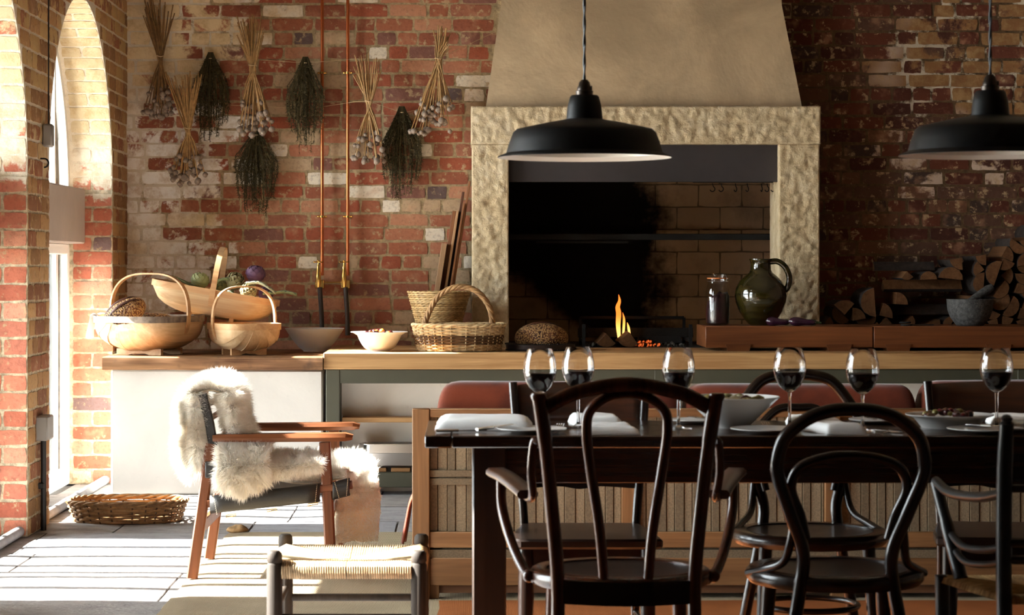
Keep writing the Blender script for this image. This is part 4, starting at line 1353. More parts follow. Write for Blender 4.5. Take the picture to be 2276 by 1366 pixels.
poppies('thin dried poppy bundle hanging just right of the copper pipes', (815, 125), (820, 225), (818, 366), 30, 38, 34, 28, M['dry_stem'], 4, 12.745)
poppies('wide dried poppy bundle hung next to the plaster hood', (983, 62), (975, 130), (968, 302), 18, 58, 46, 40, M['dry_stem'], 5, 12.745)

def herb_mat():
    g = G('dried_herb')
    isl = g.n('NewGeometry').outputs['Random Per Island']
    col = g.ramp(isl, [(0, lin(46, 40, 26)), (0.5, lin(66, 58, 36)), (0.85, lin(88, 76, 48)), (1, lin(112, 96, 62))])
    return g.bsdf(col, 0.9, 0, 0.15)
M['herb'] = herb_mat()
def herbs(label, tie, bot, w, n, seed, yb):
    r = random.Random(seed)
    o = P(tie[0], tie[1], yb)
    t = thing('herb_bundle', label, 'dried bundle', o, group='dried bundles hung on the brick wall')
    m = MB()
    H = bot - tie[1]
    for i in range(n):
        a = r.uniform(-1, 1); dd = r.uniform(-0.05, 0.045)
        L = H*(r.uniform(0.55, 1.0) if abs(a) < 0.6 else r.uniform(0.45, 0.8))
        pts = []
        for k in range(6):
            q = k/5
            spread = w*a*(0.12 + 0.88*min(1, q*1.5)**1.2)*(1 - 0.45*max(0, q - 0.6))
            pts.append(P(tie[0] + spread + r.uniform(-3, 3)*q, tie[1] - 14 + (L + 14)*q, yb + dd*min(1, q*2)))
        m.tube(pts, [0.0018, 0.0018, 0.0016, 0.0014, 0.0012, 0.0008], 4)
        for k in range(34):
            q = r.uniform(0.12, 1.0)
            j = min(4, int(q*5)); p = pts[j].lerp(pts[j+1], q*5 - j)
            d = Vector((r.uniform(-1, 1), r.uniform(-1, 1), r.uniform(-1.3, 0.1))).normalized()
            l = r.uniform(0.010, 0.028)
            s = d.cross(Vector((0.3, 1, 0.2))).normalized()*0.0022
            m.add([p - s, p + s, p + d*l], [(0, 1, 2)])
    stuff(m.build('sprigs', M['herb'], t, smooth=0))
    MB().tube([o + Vector((0.010*math.cos(2*PI*i/10), 0.010*math.sin(2*PI*i/10), 0)) for i in range(10)], 0.0025, 5, closed=True).build('tie', M['twine'], t)
herbs('dark dried herb bunch between the two left poppy bundles', (468, 130), 318, 44, 90, 11, 12.842)
herbs('dark dried herb bunch hanging below the middle poppy bundle', (570, 300), 480, 52, 100, 12, 12.842)
herbs('dark dried herb bunch hanging just left of the copper pipes', (679, 140), 340, 46, 100, 13, 12.785)
herbs('dark dried herb bunch hanging lowest near the fireplace', (893, 250), 445, 48, 100, 14, 12.842)
tw = MB().tube([P(282, 150, 12.885), P(420, 134, 12.88), P(468, 130, 12.855), P(560, 132, 12.86), P(679, 140, 12.797), P(790, 131, 12.822), P(860, 131, 12.85), P(975, 130, 12.762), P(1098, 72, 12.885)], 0.0012, 5)
tw.tube([P(470, 232, 12.888), P(690, 241, 12.828), P(790, 226, 12.80), P(820, 225, 12.762), P(893, 250, 12.853), P(1040, 228, 12.885)], 0.0012, 5)
tag(tw.build('twine', M['twine'], org=P(679, 130, 12.86)), 'fine pale twine strung along the brick wall behind the dried bundles', 'twine')
# nails the high bundles hang from
for i, (px, py, yb, lb) in enumerate(((356, 125, 12.825, 'iron nail holding the poppy bundle beside the arch'), (561, 145, 12.745, 'iron nail holding the poppy bundle above the herb bunch'), (418, 285, 12.735, 'iron nail holding the lowest poppy bundle on white bricks'))):
    a = P(px, py - 2, yb + 0.02)
    tag(MB().tube([a, (a.x, YB + 0.01, a.z)], 0.002, 6).build('iron_nail', M['iron'], org=a), lb, 'nail')

# ------------------------------------------------------------------ conduit, cable and hook on the left pier
c = Vector((XL + 0.03, 10.36, 0))
def on_pier(px, py):
    d = FPX*(-XL - 0.02)/(VX - px)
    return P(px, py, d)
a = on_pier(97, 966)
t = thing('socket_box', 'grey metal socket box with black conduit down the brick pier', 'socket', (XL + 0.02, a.y, 0.45))
MB().box(XL, XL + 0.055, a.y - 0.10, a.y + 0.06, 0.41, 0.52).build('box', M['grey_metal'], t, bevel=0.006)
MB().tube([(XL + 0.025, a.y - 0.03, 0.41), (XL + 0.025, a.y - 0.03, 0.0)], 0.013, 12).build('conduit', M['black_plastic'], t)
MB().box(XL, XL + 0.03, a.y - 0.055, a.y - 0.005, 0.19, 0.215).build('saddle', M['black_plastic'], t, bevel=0.003)
b0 = on_pier(104, 300)
t = thing('hanging_socket', 'grey cable socket hanging on a black cord against the left pier', 'socket', (XL + 0.03, b0.y, b0.z))
MB().tube([(XL + 0.028, b0.y + 0.01, 3.98), (XL + 0.028, b0.y, 2.3), (XL + 0.028, b0.y, b0.z + 0.05)], 0.0035, 8).build('cord', M['black_plastic'], t)
MB().box(XL + 0.004, XL + 0.05, b0.y - 0.03, b0.y + 0.03, b0.z - 0.055, b0.z + 0.05).build('body', M['grey_metal'], t, bevel=0.008)
h0 = on_pier(98, 362)
tag(MB().tube([(XL, h0.y, h0.z + 0.02)] + [(XL + 0.02 + 0.02*math.sin(q), h0.y, h0.z + 0.02*math.cos(q)) for q in [0.35*i for i in range(10)]], 0.004, 8).build('wall_hook', M['iron'], org=h0), 'small black iron hook in the brick pier below the hanging socket', 'hook')

# ------------------------------------------------------------------ fire in the grate
M['bark'] = plain('bark', (44, 32, 25), 0.95, var=0.4, scale=30, bump=0.006, bscale=40)
M['cut_wood'] = wood('split_wood', (84, 54, 31), (122, 84, 52), 1, 1.2, 0.8, 0.2)
M['char'] = plain('charred_wood', (24, 20, 18), 0.95, bump=0.006, bscale=50)
def split_log(label, c, r, L, dirv, roll, shape=3, mats=None, group=None, name='split_log'):
    """wedge of a split trunk: bark on the round side, pale split faces and ends"""
    t = thing(name, label, 'log', c, group=group)
    q = Vector(dirv).to_track_quat('Y', 'Z').to_matrix() @ Matrix.Rotation(roll, 3, 'Y')
    ang = {3: 2*PI/4.2, 2: PI*0.98, 4: PI*0.5}[shape]
    n = 7
    arc = [(r*math.cos(-PI/2 - ang/2 + ang*i/n), r*math.sin(-PI/2 - ang/2 + ang*i/n)) for i in range(n + 1)]
    apex = [(0.0, 0.0)] if shape != 2 else []
    outl = arc + apex
    cx = sum(p[0] for p in outl)/len(outl); cz = sum(p[1] for p in outl)/len(outl)
    outl = [(x-cx, z-cz) for x, z in outl]
    m = MB()
    k = len(outl)
    for s in (-0.5, 0.5):
        for x, z in outl:
            j = 1 + 0.06*mnoise.noise((x*30 + roll*3, s*3, z*30))
            m.v.append(tuple(q @ Vector((x*j, s*L, z*j))))
    m.f = [tuple(range(k))[::-1], tuple(range(k, 2*k))] + [(i, (i+1) % k, k + (i+1) % k, k + i) for i in range(n, k)]
    mats = mats or (M['cut_wood'], M['bark'])
    link('split_faces', m.mesh('split_faces', smooth=0), mats[0], t)
    b = MB()
    b.v = [p for p in m.v]
    b.f = [(i, i+1, k+i+1, k+i) for i in range(n)]
    link('bark', b.mesh('bark', smooth=60), mats[1], t)
    return t
fire_y = 12.78
gr = thing('fire_grate', 'low black iron grate holding the burning logs', 'grate', P(1412, 768, fire_y))
g0 = P(1412, 0, fire_y).x
for s in (-1, 1):
    MB().bar([(g0 + s*0.30, fire_y - 0.14, 0.7422), (g0 + s*0.30, fire_y - 0.14, 0.87)], 0.018, 0.018).build('upright', M['iron'], gr)
    MB().bar([(g0 + s*0.30, fire_y - 0.14, 0.78), (g0 + s*0.30, fire_y + 0.24, 0.78)], 0.016, 0.016).build('side_bar', M['iron'], gr)
MB().bar([(g0 - 0.3, fire_y + 0.24, 0.90), (g0 + 0.3, fire_y + 0.24, 0.90)], 0.016, 0.016).build('back_bar', M['iron'], gr)
for s in (-1, 1):
    MB().bar([(g0 + s*0.30, fire_y + 0.24, 0.7422), (g0 + s*0.30, fire_y + 0.24, 0.90)], 0.016, 0.016).build('upright', M['iron'], gr)
def rest(t, z):
    """let a log down until its lowest point is at height z"""
    lo = min((t.location.z + v.co.z) for ch in t.children for v in ch.data.vertices)
    t.location.z += z - lo
    return t
rest(split_log('burning wedge log with pale cut end, left of the embers', P(1344, 751, fire_y - 0.05), 0.075, 0.3, (0.0, 1, 0), 0.0, 3, name='burning_log'), 0.745)
rest(split_log('burning wedge log with pale cut end, below the flame', P(1392, 750, fire_y - 0.05), 0.082, 0.3, (0.0, 1, 0), 0.12, 3, name='burning_log'), 0.745)
rest(split_log('charred log lying across the back of the grate', P(1412, 735, fire_y + 0.165), 0.055, 0.66, (1, 0.0, 0), 0.4, 3, (M['char'], M['char']), name='burning_log'), 0.7875)
rest(split_log('charred log leaning at the right of the fire', P(1466, 745, fire_y + 0.03), 0.055, 0.25, (0.95, 0.15, 0), 0.0, 3, (M['char'], M['char']), name='burning_log'), 0.745)
def ember():
    g = G('ember')
    v = g.obj()
    n = g.noise(v, 30, 3)
    e = g.n('Emission', {'Color': g.ramp(n, [(0.35, (0.5, 0.02, 0.005, 1)), (0.6, (1.0, 0.12, 0.02, 1)), (0.75, (1, 0.4, 0.1, 1))]), 'Strength': g.step(n, 0.48, 0.75, 0.0, 0.5)})
    g.nt.links.new(e.outputs[0], g.out.inputs[0])
    return g.m
M['ember'] = ember()
def flame_mat():
    g = G('flame')
    sp = g.n('SeparateXYZ', {0: g.obj()})
    e = g.n('Emission', {'Color': g.ramp(g.step(sp.outputs[2], 0.0, 0.14), [(0.0, (1.0, 0.50, 0.13, 1)), (0.5, (1.0, 0.34, 0.06, 1)), (1.0, (1.0, 0.16, 0.02, 1))]), 'Strength': 1.1})
    t = g.n('BsdfTransparent')
    lw = g.n('LayerWeight', {'Blend': 0.35})
    mx = g.n('MixShader', {0: g.step(lw.outputs['Facing'], 0.35, 0.95), 1: e.outputs[0], 2: t.outputs[0]})
    g.nt.links.new(mx.outputs[0], g.out.inputs[0])
    return g.m
M['flame'] = flame_mat()
fb = P(1373, 708, fire_y - 0.02)
def flame(label, pts, rr):
    o = MB().tube(curve(pts, 4), rr, 10).build('flame', M['flame'], org=Vector(pts[0]), smooth=180)
    return tag(o, label, 'flame', 'flames in the fireplace')
def tongue(pxs, d):
    return [P(x, y, d) for x, y in pxs]
fl = tongue([(1376, 750), (1374, 722), (1375, 696), (1373, 682), (1377, 668), (1375, 654)], fire_y + 0.09)
n_ = len(curve(fl, 4))
flame('tall orange flame rising from the logs', fl, [0.0145*math.sin(PI*(0.18 + 0.82*i/(n_-1)))**0.9 + 0.0006 for i in range(n_)])
fl = tongue([(1385, 748), (1387, 712), (1384, 694)], fire_y + 0.09)
n_ = len(curve(fl, 4))
flame('small orange flame just beside the tall flame', fl, [0.007*math.sin(PI*(0.2 + 0.8*i/(n_-1))) + 0.0006 for i in range(n_)])
fl = tongue([(1400, 748), (1397, 728), (1394, 716)], fire_y + 0.09)
n_ = len(curve(fl, 4))
flame('little flame licking the log below the tall flame', fl, [0.007*math.sin(PI*(0.2 + 0.8*i/(n_-1))) + 0.0006 for i in range(n_)])
for i in range(12):                     # a low uneven heap
    row, k = (0, i) if i < 8 else (1, i - 8)
    c = Vector((P(1434, 0, 12.67).x + (k - (7, 3)[row]/2)*0.021 + R.uniform(-0.004, 0.004), 12.66 + 0.02*(k % 2) + R.uniform(-0.006, 0.006), 0.754 + 0.017*row + R.uniform(0, 0.004)))
    tag(MB().ball((0, 0, 0), R.uniform(0.009, 0.014), n=8, m=6, jit=0.22).build('ember', M['ember'] , smooth=0), 'glowing red ember among the ash in the grate', 'ember', 'embers in the grate').location = c
ash = MB()
r_ = random.Random(4)
for i in range(160):
    ra = r_.uniform(0.005, 0.013)
    c = Vector((g0 + r_.uniform(-0.27, 0.27), fire_y + r_.uniform(-0.15, 0.2), 0.7425 + ra*1.1))
    ash.ball(c, ra, n=6, m=4, jit=0.25, rnd=r_)
o = stuff(ash.build('ash_bed', plain('ash', (70, 66, 60), 0.95, var=0.5, scale=40), smooth=0, org=(g0, fire_y, 0.742)))
tag(o, 'grey ash and cinders under the burning logs', 'ash')

# ------------------------------------------------------------------ firewood right of the fireplace
LOGS = [  # px, py, radius, direction, roll, shape, length, label
 (1865, 693, .085, (.1, 1, 0), 2.6, 3, .34, 'wedge log nearest the stone jamb, bark side down'),
 (1905, 695, .075, (0, 1, 0), 3.1, 3, .34, 'upright blocky log with a squared pale end by the jamb log'),
 (1945, 675, .085, (.1, 1, 0), 1.0, 2, .34, 'half-round log with a broad pale end in the lower row'),
 (1975, 690, .075, (-.1, 1, 0), 4.2, 3, .34, 'wedge log wedged under the half-round one'),
 (2000, 705, .07, (.2, 1, 0), 3.3, 3, .34, 'flat wedge log in the bottom row under the long side log'),
 (2055, 684, .07, (1, .1, -0.03), 0.3, 3, .44, 'log lying sideways showing its long split face, middle of pile'),
 (2050, 706, .065, (1, .2, 0), 3.4, 3, .36, 'dark barked log lying sideways along the bottom row'),
 (2012, 658, .05, (.1, 1, 0), .4, 3, .32, 'small rounded log end above the sideways log'),
 (2058, 660, .05, (0, 1, 0), 3.1, 2, .32, 'small half-round log end beneath the top board-like log'),
 (2004, 629, .055, (1, .05, -0.03), 3.2, 3, .34, 'board-like pale log lying sideways on top of the pile'),
 (2096, 655, .07, (.1, 1, 0), 3.0, 2, .34, 'half-round log with flat base left of the mortar'),
 (2118, 632, .07, (0, 1, 0), .9, 3, .34, 'orange wedge log high on the pile, its split face up'),
 (2144, 642, .065, (0, 1, 0), 2.2, 3, .34, 'squared orange log end behind the mortar bowl'),
 (2172, 618, .06, (.1, 1, 0), .2, 3, .34, 'topmost diamond-shaped log end behind the pestle'),
 (2150, 670, .07, (.1, 1, 0), 4.0, 3, .34, 'log end half hidden behind the mortar bowl rim'),
 (2190, 655, .065, (0, 1, 0), 1.4, 2, .34, 'half-round log end just behind the pestle handle'),
 (2220, 676, .075, (0, 1, 0), 2.6, 2, .34, 'large rounded log end right beside the mortar bowl'),
 (2238, 700, .07, (0, 1, 0), .3, 3, .34, 'wedge log with pointed top at the mortar foot'),
 (2205, 710, .055, (.2, 1, 0), 3.1, 3, .34, 'small wedge log low behind the mortar foot'),
 (2262, 655, .07, (0, 1, 0), 4.4, 3, .34, 'dark wedge log in the taller part of the pile'),
 (2240, 620, .06, (0, 1, 0), 1.1, 2, .34, 'round log end in the dark taller part of the pile'),
 (2270, 600, .06, (0, 1, 0), 2.9, 3, .34, 'wedge log above the round end in the taller pile'),
 (2248, 570, .06, (0, 1, 0), .4, 3, .34, 'dark log high in the taller pile near the wall'),
 (2278, 545, .06, (0, 1, 0), 2.0, 2, .34, 'topmost round log of the taller pile'),
 (2276, 695, .07, (0, 1, 0), 3.4, 2, .34, 'half-round log at the base of the taller pile')]
XW0, XW1, ZW, YW, DX = 2.0, 3.43, 0.7352, 12.695, 0.003
NX = int((XW1 - XW0)/DX) + 1
XS = XW0 + DX*np.arange(NX)
TOP_ = np.full(NX, ZW)                       # height of the pile so far
def hull(v):
    """lower and upper outline over XS of a convex log seen along the room, nan outside"""
    lo, up = np.full(NX, np.nan), np.full(NX, np.nan)
    pts = sorted({(round(p[0], 5), round(p[2], 5)) for p in v})
    def chain(sgn):
        h = []
        for p in pts:
            while len(h) > 1 and sgn*((h[-1][0]-h[-2][0])*(p[1]-h[-2][1]) - (h[-1][1]-h[-2][1])*(p[0]-h[-2][0])) <= 0:
                h.pop()
            h.append(p)
        return h
    a, b = pts[0][0], pts[-1][0]
    m = (XS >= a - DX) & (XS <= b + DX)
    for sgn, out in ((1, lo), (-1, up)):
        h = chain(sgn)
        out[m] = np.interp(XS[m], [p[0] for p in h], [p[1] for p in h])
    return lo, up, a, b
def outline(r, L, dv, roll, shape):
    t = split_log('', Vector((0, 0, 0)), r, L, dv, roll, shape)
    v = [tuple(q.co) for ch in t.children for q in ch.data.vertices]
    for ch in list(t.children):
        me = ch.data; bpy.data.objects.remove(ch); bpy.data.meshes.remove(me)
    bpy.data.objects.remove(t)
    return v
def fit(v, x):
    """height at which the log comes to rest at x, and the mean gap under it"""
    lo, up, a, b = hull([(p[0] + x, p[1], p[2]) for p in v])
    if a < XW0 or b > XW1: return None
    m = ~np.isnan(lo)
    z = np.max(TOP_[m] - lo[m])
    return z, float(np.mean(z + lo[m] - TOP_[m])), m, up
def stack(lb, group, r, L, dv, roll, shape, x, ztar, dxs, drolls):
    best = None
    for dr in drolls:
        v = outline(r, L, dv, roll + dr, shape)
        for dx in dxs:
            f = fit(v, x + dx)
            if f is None: continue
            cost = f[1]*1.6 + abs(f[0] - ztar)*1.2 + abs(dx)*0.5
            if best is None or cost < best[0]:
                best = (cost, x + dx, f[0], roll + dr, f[2], f[3])
    _, xb, zb, rb, m, up = best
    TOP_[m] = np.maximum(TOP_[m], zb + 0.0010 + up[m])
    split_log(lb, Vector((xb, YW + (0.02 if L < 0.32 else R.uniform(-0.012, 0.0)), zb + 0.0010)), r, L, dv, rb, shape, group=group)
# target places of the logs that show, seen in the photo
front = []
for (px, py, r, dv, roll, shp, L, lb) in LOGS:
    p = P(px, py, 12.6)
    front.append((p.z, p.x, r*0.95, (0, 1, 0) if dv[1] > 0.5 else (1, 0, 0), roll, shp, L, lb))
r2 = random.Random(21)
need = np.full(NX, ZW)
for (z, x, r, dv, roll, shp, L, lb) in front:
    m = np.abs(XS - x) < (r*1.1 if dv[1] else L/2)
    need[m] = np.where(need[m] > ZW, np.minimum(need[m], z - r*0.6), z - r*0.6)
need = np.maximum(need, 0.83)
need = np.maximum(need, np.interp(XS, [2.0, 2.86, 3.0, 3.12, 3.5], [0.8, 0.84, 0.98, 1.2, 1.26]))   # the taller end of the pile
for i in range(110):                         # the logs behind the boards come first and carry the rest
    gap = np.convolve(need - TOP_, np.ones(15)/15, 'valid')
    k = int(np.argmax(gap)) + 7
    if gap.max() < 0.03:
        break
    stack('log lying half hidden in the back of the firewood pile', 'half hidden logs in the firewood pile', r2.uniform(0.05, 0.068) if XS[k] > 2.95 else r2.uniform(0.042, 0.058), 0.3, (0, 1, 0), r2.uniform(0, 6), r2.choice((3, 3, 2)),
          float(XS[k]), 0.6, [-0.04, -0.025, -0.012, 0, 0.012, 0.025, 0.04], [q*PI/4 for q in range(8)])
for (z, x, r, dv, roll, shp, L, lb) in sorted(front):
    x = min(max(x, XW0 + 0.1), XW1 - 0.1)
    if dv[0]:
        x = min(max(x, XW0 + L/2 + 0.01), XW1 - L/2 - 0.01)
    stack(lb, 'firewood stacked beside the fireplace', r, L, dv, roll, shp, x, z, [-0.06, -0.045, -0.03, -0.015, 0, 0.015, 0.03, 0.045, 0.06], [-0.7, -0.5, -0.25, 0, 0.25, 0.5, 0.7])

# ------------------------------------------------------------------ pendant lamps
M['lamp_black'] = plain('black_enamel', (11, 10, 10), 0.5, spec=0.25)
M['lamp_white'] = plain('white_enamel', (236, 230, 220), 0.35)
M['lamp_brass'] = plain('dark_bronze', (74, 66, 60), 0.35, 0.9)
def pendant(label, loc):
    t = thing('pendant_lamp', label, 'lamp', loc, group=None)
    L = Vector(loc)
    q_ = lambda pr: [(r, z*0.84 if z <= 0.12 else z - 0.019) for r, z in pr]
    outer = [(0.228, 0.0), (0.226, 0.004), (0.205, 0.014), (0.196, 0.05), (0.187, 0.078), (0.178, 0.088), (0.10, 0.108), (0.062, 0.116), (0.048, 0.12), (0.044, 0.155), (0.038, 0.178), (0.034, 0.182), (0, 0.183)]
    MB().lathe(q_(outer), L, 64).build('shade', M['lamp_black'], t, smooth=35)
    inner = [(0.228, -0.0008), (0.2, 0.012), (0.188, 0.06), (0.17, 0.082), (0.06, 0.106), (0.03, 0.112), (0, 0.113)]
    MB().lathe(q_(inner), L, 64).build('reflector', M['lamp_white'], t, smooth=35)
    MB().lathe([(0.0, 0.18), (0.022, 0.18), (0.023, 0.192), (0.019, 0.194), (0.019, 0.2), (0.016, 0.206), (0.014, 0.215), (0.008, 0.222), (0, 0.222)], L - Vector((0, 0, 0.018)), 20).build('lampholder', M['lamp_brass'], t)
    MB().tube([L + Vector((0.016, -0.004, 0.182)), L + Vector((0.02, -0.004, 0.182))], 0.006, 8).build('screw', M['lamp_brass'], t)
    m = MB()
    z1 = 4.0 - L.z
    for s in range(2):
        pts = [L + Vector((0.0022*math.cos(i*0.9 + s*PI), 0.0022*math.sin(i*0.9 + s*PI), 0.2 + (z1-0.2)*i/160)) for i in range(161)]
        m.tube(pts, 0.0026, 5)
    m.build('twisted_cord', M['black_plastic'], t, smooth=60)
    MB().lathe([(0, z1), (0.05, z1), (0.05, z1 - 0.015), (0.02, z1 - 0.03), (0, z1 - 0.03)], L, 24).build('ceiling_rose', M['lamp_black'], t)
    MB().ball(L + Vector((0, 0, 0.055)), 0.03, 0.03, 0.04, 16, 10).build('bulb', plain('opal_bulb', (240, 236, 226), 0.3), t)
    return t
d = 5.9
pendant('black enamel pendant lamp hanging in front of the fireplace', P(1299, 350, d))
d = 5.68
pendant('black enamel pendant lamp hanging in front of the dark brick wall', P(2201, 345, d))

# ------------------------------------------------------------------ rugs
def rug_mat(name, a, b_, s=(60, 220, 1)):
    g = G(name)
    v = g.pos()
    w1 = g.n('TexWave', {'Vector': g.map(v, (1, 1, 1)), 'Scale': 80.0, 'Distortion': 1.2, 'Detail': 2.0}, bands_direction='X').outputs['Fac']
    w2 = g.n('TexWave', {'Vector': g.map(v, (1, 1, 1)), 'Scale': 46.0, 'Distortion': 1.5, 'Detail': 2.0}, bands_direction='Y').outputs['Fac']
    h = g.math('MULTIPLY', w1, g.math('ADD', g.math('MULTIPLY', w2, 0.6), 0.4))
    n = g.noise(v, 3.5, 4)
    col = g.mix(g.step(h, 0.1, 0.6), lin(*a), lin(*b_))
    col = g.mix(g.step(n, 0.4, 0.7, 0, 0.3), col, lin(*[c*0.8 for c in a]))
    return g.bsdf(col, 0.95, 0, 0.1, g.bump(h, 0.004))
M['jute'] = rug_mat('jute', (168, 148, 120), (190, 170, 142))
M['rust_rug'] = rug_mat('rust_rug', (150, 84, 44), (184, 112, 64))
def rug(name, label, x0, x1, y0, y1, z, th, mat, lift=None):
    def fn(u, v):
        x, y = x0 + (x1-x0)*u, y0 + (y1-y0)*v
        e = 0.012*mnoise.noise((x*5, y*5, 3))
        edge = min(u, 1-u, v, 1-v) < 0.001
        return Vector((x + (e if edge else 0), y + (e if edge else 0), z + th - (th*0.7 if edge else 0) + (lift(y) if lift else 0)))
    nu, nv = 60, 60
    m = MB().grid(fn, nu, nv)
    k = len(m.v)
    m.add([(x0, y0, z), (x1, y0, z), (x1, y1, z), (x0, y1, z)], [(0, 3, 2, 1)])
    return tag(m.build(name, mat, org=((x0+x1)/2, (y0+y1)/2, z), smooth=180), label, 'rug')
rug('jute_rug', 'large natural jute rug on the flagstones under armchair and sofa', -1.05, 2.9, 7.25, 10.08, 0.004, 0.009, M['jute'])
rug('rust_rug', 'rust orange woven rug under the dining table', -0.085, 3.0, 4.3, 7.95, 0.004, 0.008, M['rust_rug'], lambda y: 0.0115*min(1, max(0, (y - 7.05)/0.18)))
# a scrap of coir by the armchair
o = P(525, 1187, 10.0); o.z = 0.0
m = MB().ball((o.x, 10.05, 0.022), 0.05, 0.04, 0.018, 18, 9)
for i, p in enumerate(m.v):
    q = Vector(p); q.z = max(0.003, q.z*(1 + 0.25*mnoise.noise((q.x*30, q.y*30, 0)))); m.v[i] = tuple(q)
tag(m.build('rug_tuft', plain('tan_tuft', (150, 116, 76), 0.95, var=0.3, scale=40), org=(o.x, 10.05, 0), smooth=180), 'small brown tuft turned up at the jute rug corner', 'tuft')

# ------------------------------------------------------------------ dining table
M['table'] = wood('dark_table', (30, 20, 14), (70, 48, 33), 0, 0.8, 0.2, 0.5, 0.001, coat=0.3)
M['table_z'] = wood('dark_table_leg', (32, 23, 17), (64, 46, 34), 2, 0.8, 0.45, 0.4, 0.001)
M['bent'] = wood('bentwood', (44, 20, 11), (92, 47, 25), 2, 1.0, 0.24, 0.4, 0.0, coat=0.15)
M['bent_dark'] = wood('dark_bentwood', (18, 12, 10), (42, 26, 18), 2, 1.0, 0.25, 0.4, 0.0, coat=0.15)
M['bent_panel'] = wood('bentwood_panel', (44, 22, 12), (86, 46, 25), 0, 1.0, 0.35, 0.5, 0.0, coat=0.4)
M['seat_dark'] = wood('dark_seat', (28, 18, 13), (52, 35, 25), 0, 1.0, 0.4, 0.4, 0.0, coat=0.2)
M['black_paint'] = plain('black_painted_wood', (11, 12, 13), 0.33, var=0.2, scale=20)
ZT = 0.76
TX0, TX1, TY0, TY1 = -0.10, 2.35, 5.82, 6.40
t = thing('dining_table', 'long dark stained wooden dining table laid with glasses and napkins', 'table', (1.1, 6.1, 0))
for i in range(3):
    y0 = TY0 + (TY1-TY0)*i/3
    MB().box(TX0 + 0.07, TX1 - 0.07, y0 + 0.0008, TY0 + (TY1-TY0)*(i+1)/3 - 0.0008, ZT - 0.032, ZT).build('plank', M['table'], t, bevel=0.003)
for x0, x1 in ((TX0, TX0 + 0.069), (TX1 - 0.069, TX1)):
    MB().box(x0, x1, TY0, TY1, ZT - 0.032, ZT).build('breadboard_end', M['table'], t, bevel=0.003)
MB().box(0.04, 2.2, 5.90, 5.925, 0.630, ZT - 0.032).build('apron', M['table'], t, bevel=0.002)
MB().box(0.04, 2.2, 6.30, 6.325, 0.630, ZT - 0.032).build('apron', M['table'], t, bevel=0.002)
MB().box(0.05, 0.075, 5.92, 6.30, 0.630, ZT - 0.032).build('apron', M['table'], t, bevel=0.002)
for x0 in (0.024, 2.13):
    for y0 in (5.885, 6.255):
        MB().box(x0, x0 + 0.088, y0, y0 + 0.088, 0.0, ZT - 0.033).build('leg', M['table_z'], t, bevel=0.004)

# ------------------------------------------------------------------ bentwood chairs (front is +y, back at -y)
def loc_obj(t, mb, name, mat, smooth=50, bevel=0.0):
    return link(name, mb.mesh(name, (0, 0, 0), smooth, bevel), mat, t)
def round_seat(t, r, z, mat, panel, sy=1.0):
    ring = [(r*math.cos(2*PI*i/48), r*sy*math.sin(2*PI*i/48), z - 0.018) for i in range(48)]
    loc_obj(t, MB().sweep(ring, [(-0.02, -0.018), (0.012, -0.018), (0.02, -0.008), (0.02, 0.010), (0.012, 0.018), (-0.02, 0.018)], None, closed=True), 'seat_ring', mat)
    loc_obj(t, MB().lathe([(0, -0.008), (r*0.5, -0.006), (r - 0.012, 0.0), (r - 0.012, -0.012), (0, -0.018)], (0, 0, z - 0.003), 40, 1, sy), 'seat', panel)
def bentwood(name, label, loc, rz, mat, panel, hb=0.865, wmax=0.172, inner_top=0.755, group=None):
    t = thing(name, label, 'chair', loc, rz, group)
    zs = 0.465
    half = [(0.185, -0.225, 0.0), (0.15, -0.195, 0.22), (0.112, -0.178, 0.43), (0.105, -0.185, 0.52), (0.135, -0.205, 0.61), (0.168, -0.225, 0.70), (wmax, -0.235, 0.745), (0.155, -0.245, 0.80), (0.105, -0.255, hb - 0.022), (0.05, -0.258, hb - 0.003)]
    pts = [(-x, y, z) for x, y, z in half] + [(0, -0.26, hb)] + [p for p in half[::-1]]
    loc_obj(t, MB().tube(curve(pts, 6), 0.0165, 12), 'back_hoop', mat)
    inn = [(0.098, -0.180, 0.555), (0.112, -0.19, 0.61), (0.136, -0.205, 0.675), (0.118, -0.215, 0.725), (0.06, -0.225, inner_top - 0.006)]
    pts = [(-x, y, z) for x, y, z in inn] + [(0, -0.228, inner_top)] + inn[::-1]
    loc_obj(t, MB().tube(curve(pts, 7), 0.0125, 10), 'inner_hoop', mat)
    round_seat(t, 0.195, zs, mat, panel)
    for s in (-1, 1):
        loc_obj(t, MB().tube(curve([(s*0.128, -0.195, 0.60), (s*0.134, -0.185, 0.55), (s*0.146, -0.15, 0.497), (s*0.18, -0.09, 0.472), (s*0.214, -0.02, 0.452)], 6), 0.0105, 9), 'hip_brace', mat)
        loc_obj(t, MB().tube([(s*0.14, 0.13, zs - 0.03), (s*0.15, 0.145, 0.25), (s*0.165, 0.17, 0.0)], [0.019, 0.017, 0.011], 12), 'front_leg', mat)
    rr = [(0.135*math.cos(2*PI*i/40), 0.135*math.sin(2*PI*i/40) - 0.015, 0.25) for i in range(40)]
    loc_obj(t, MB().tube(rr, 0.009, 8, closed=True), 'stretcher_ring', mat)
    return t
bentwood('bentwood_chair', 'dark bentwood chair with two nested back hoops, pulled up to the near table side', ((1891-VX)*5.27/FPX, 5.50, 0), 0.0, M['bent_dark'], M['seat_dark'])
bentwood('bentwood_chair', 'round-backed bentwood chair across the table, facing the laid side', (0.965, 6.27, 0), PI, M['bent_dark'], M['seat_dark'], hb=0.885, wmax=0.182, inner_top=0.79)

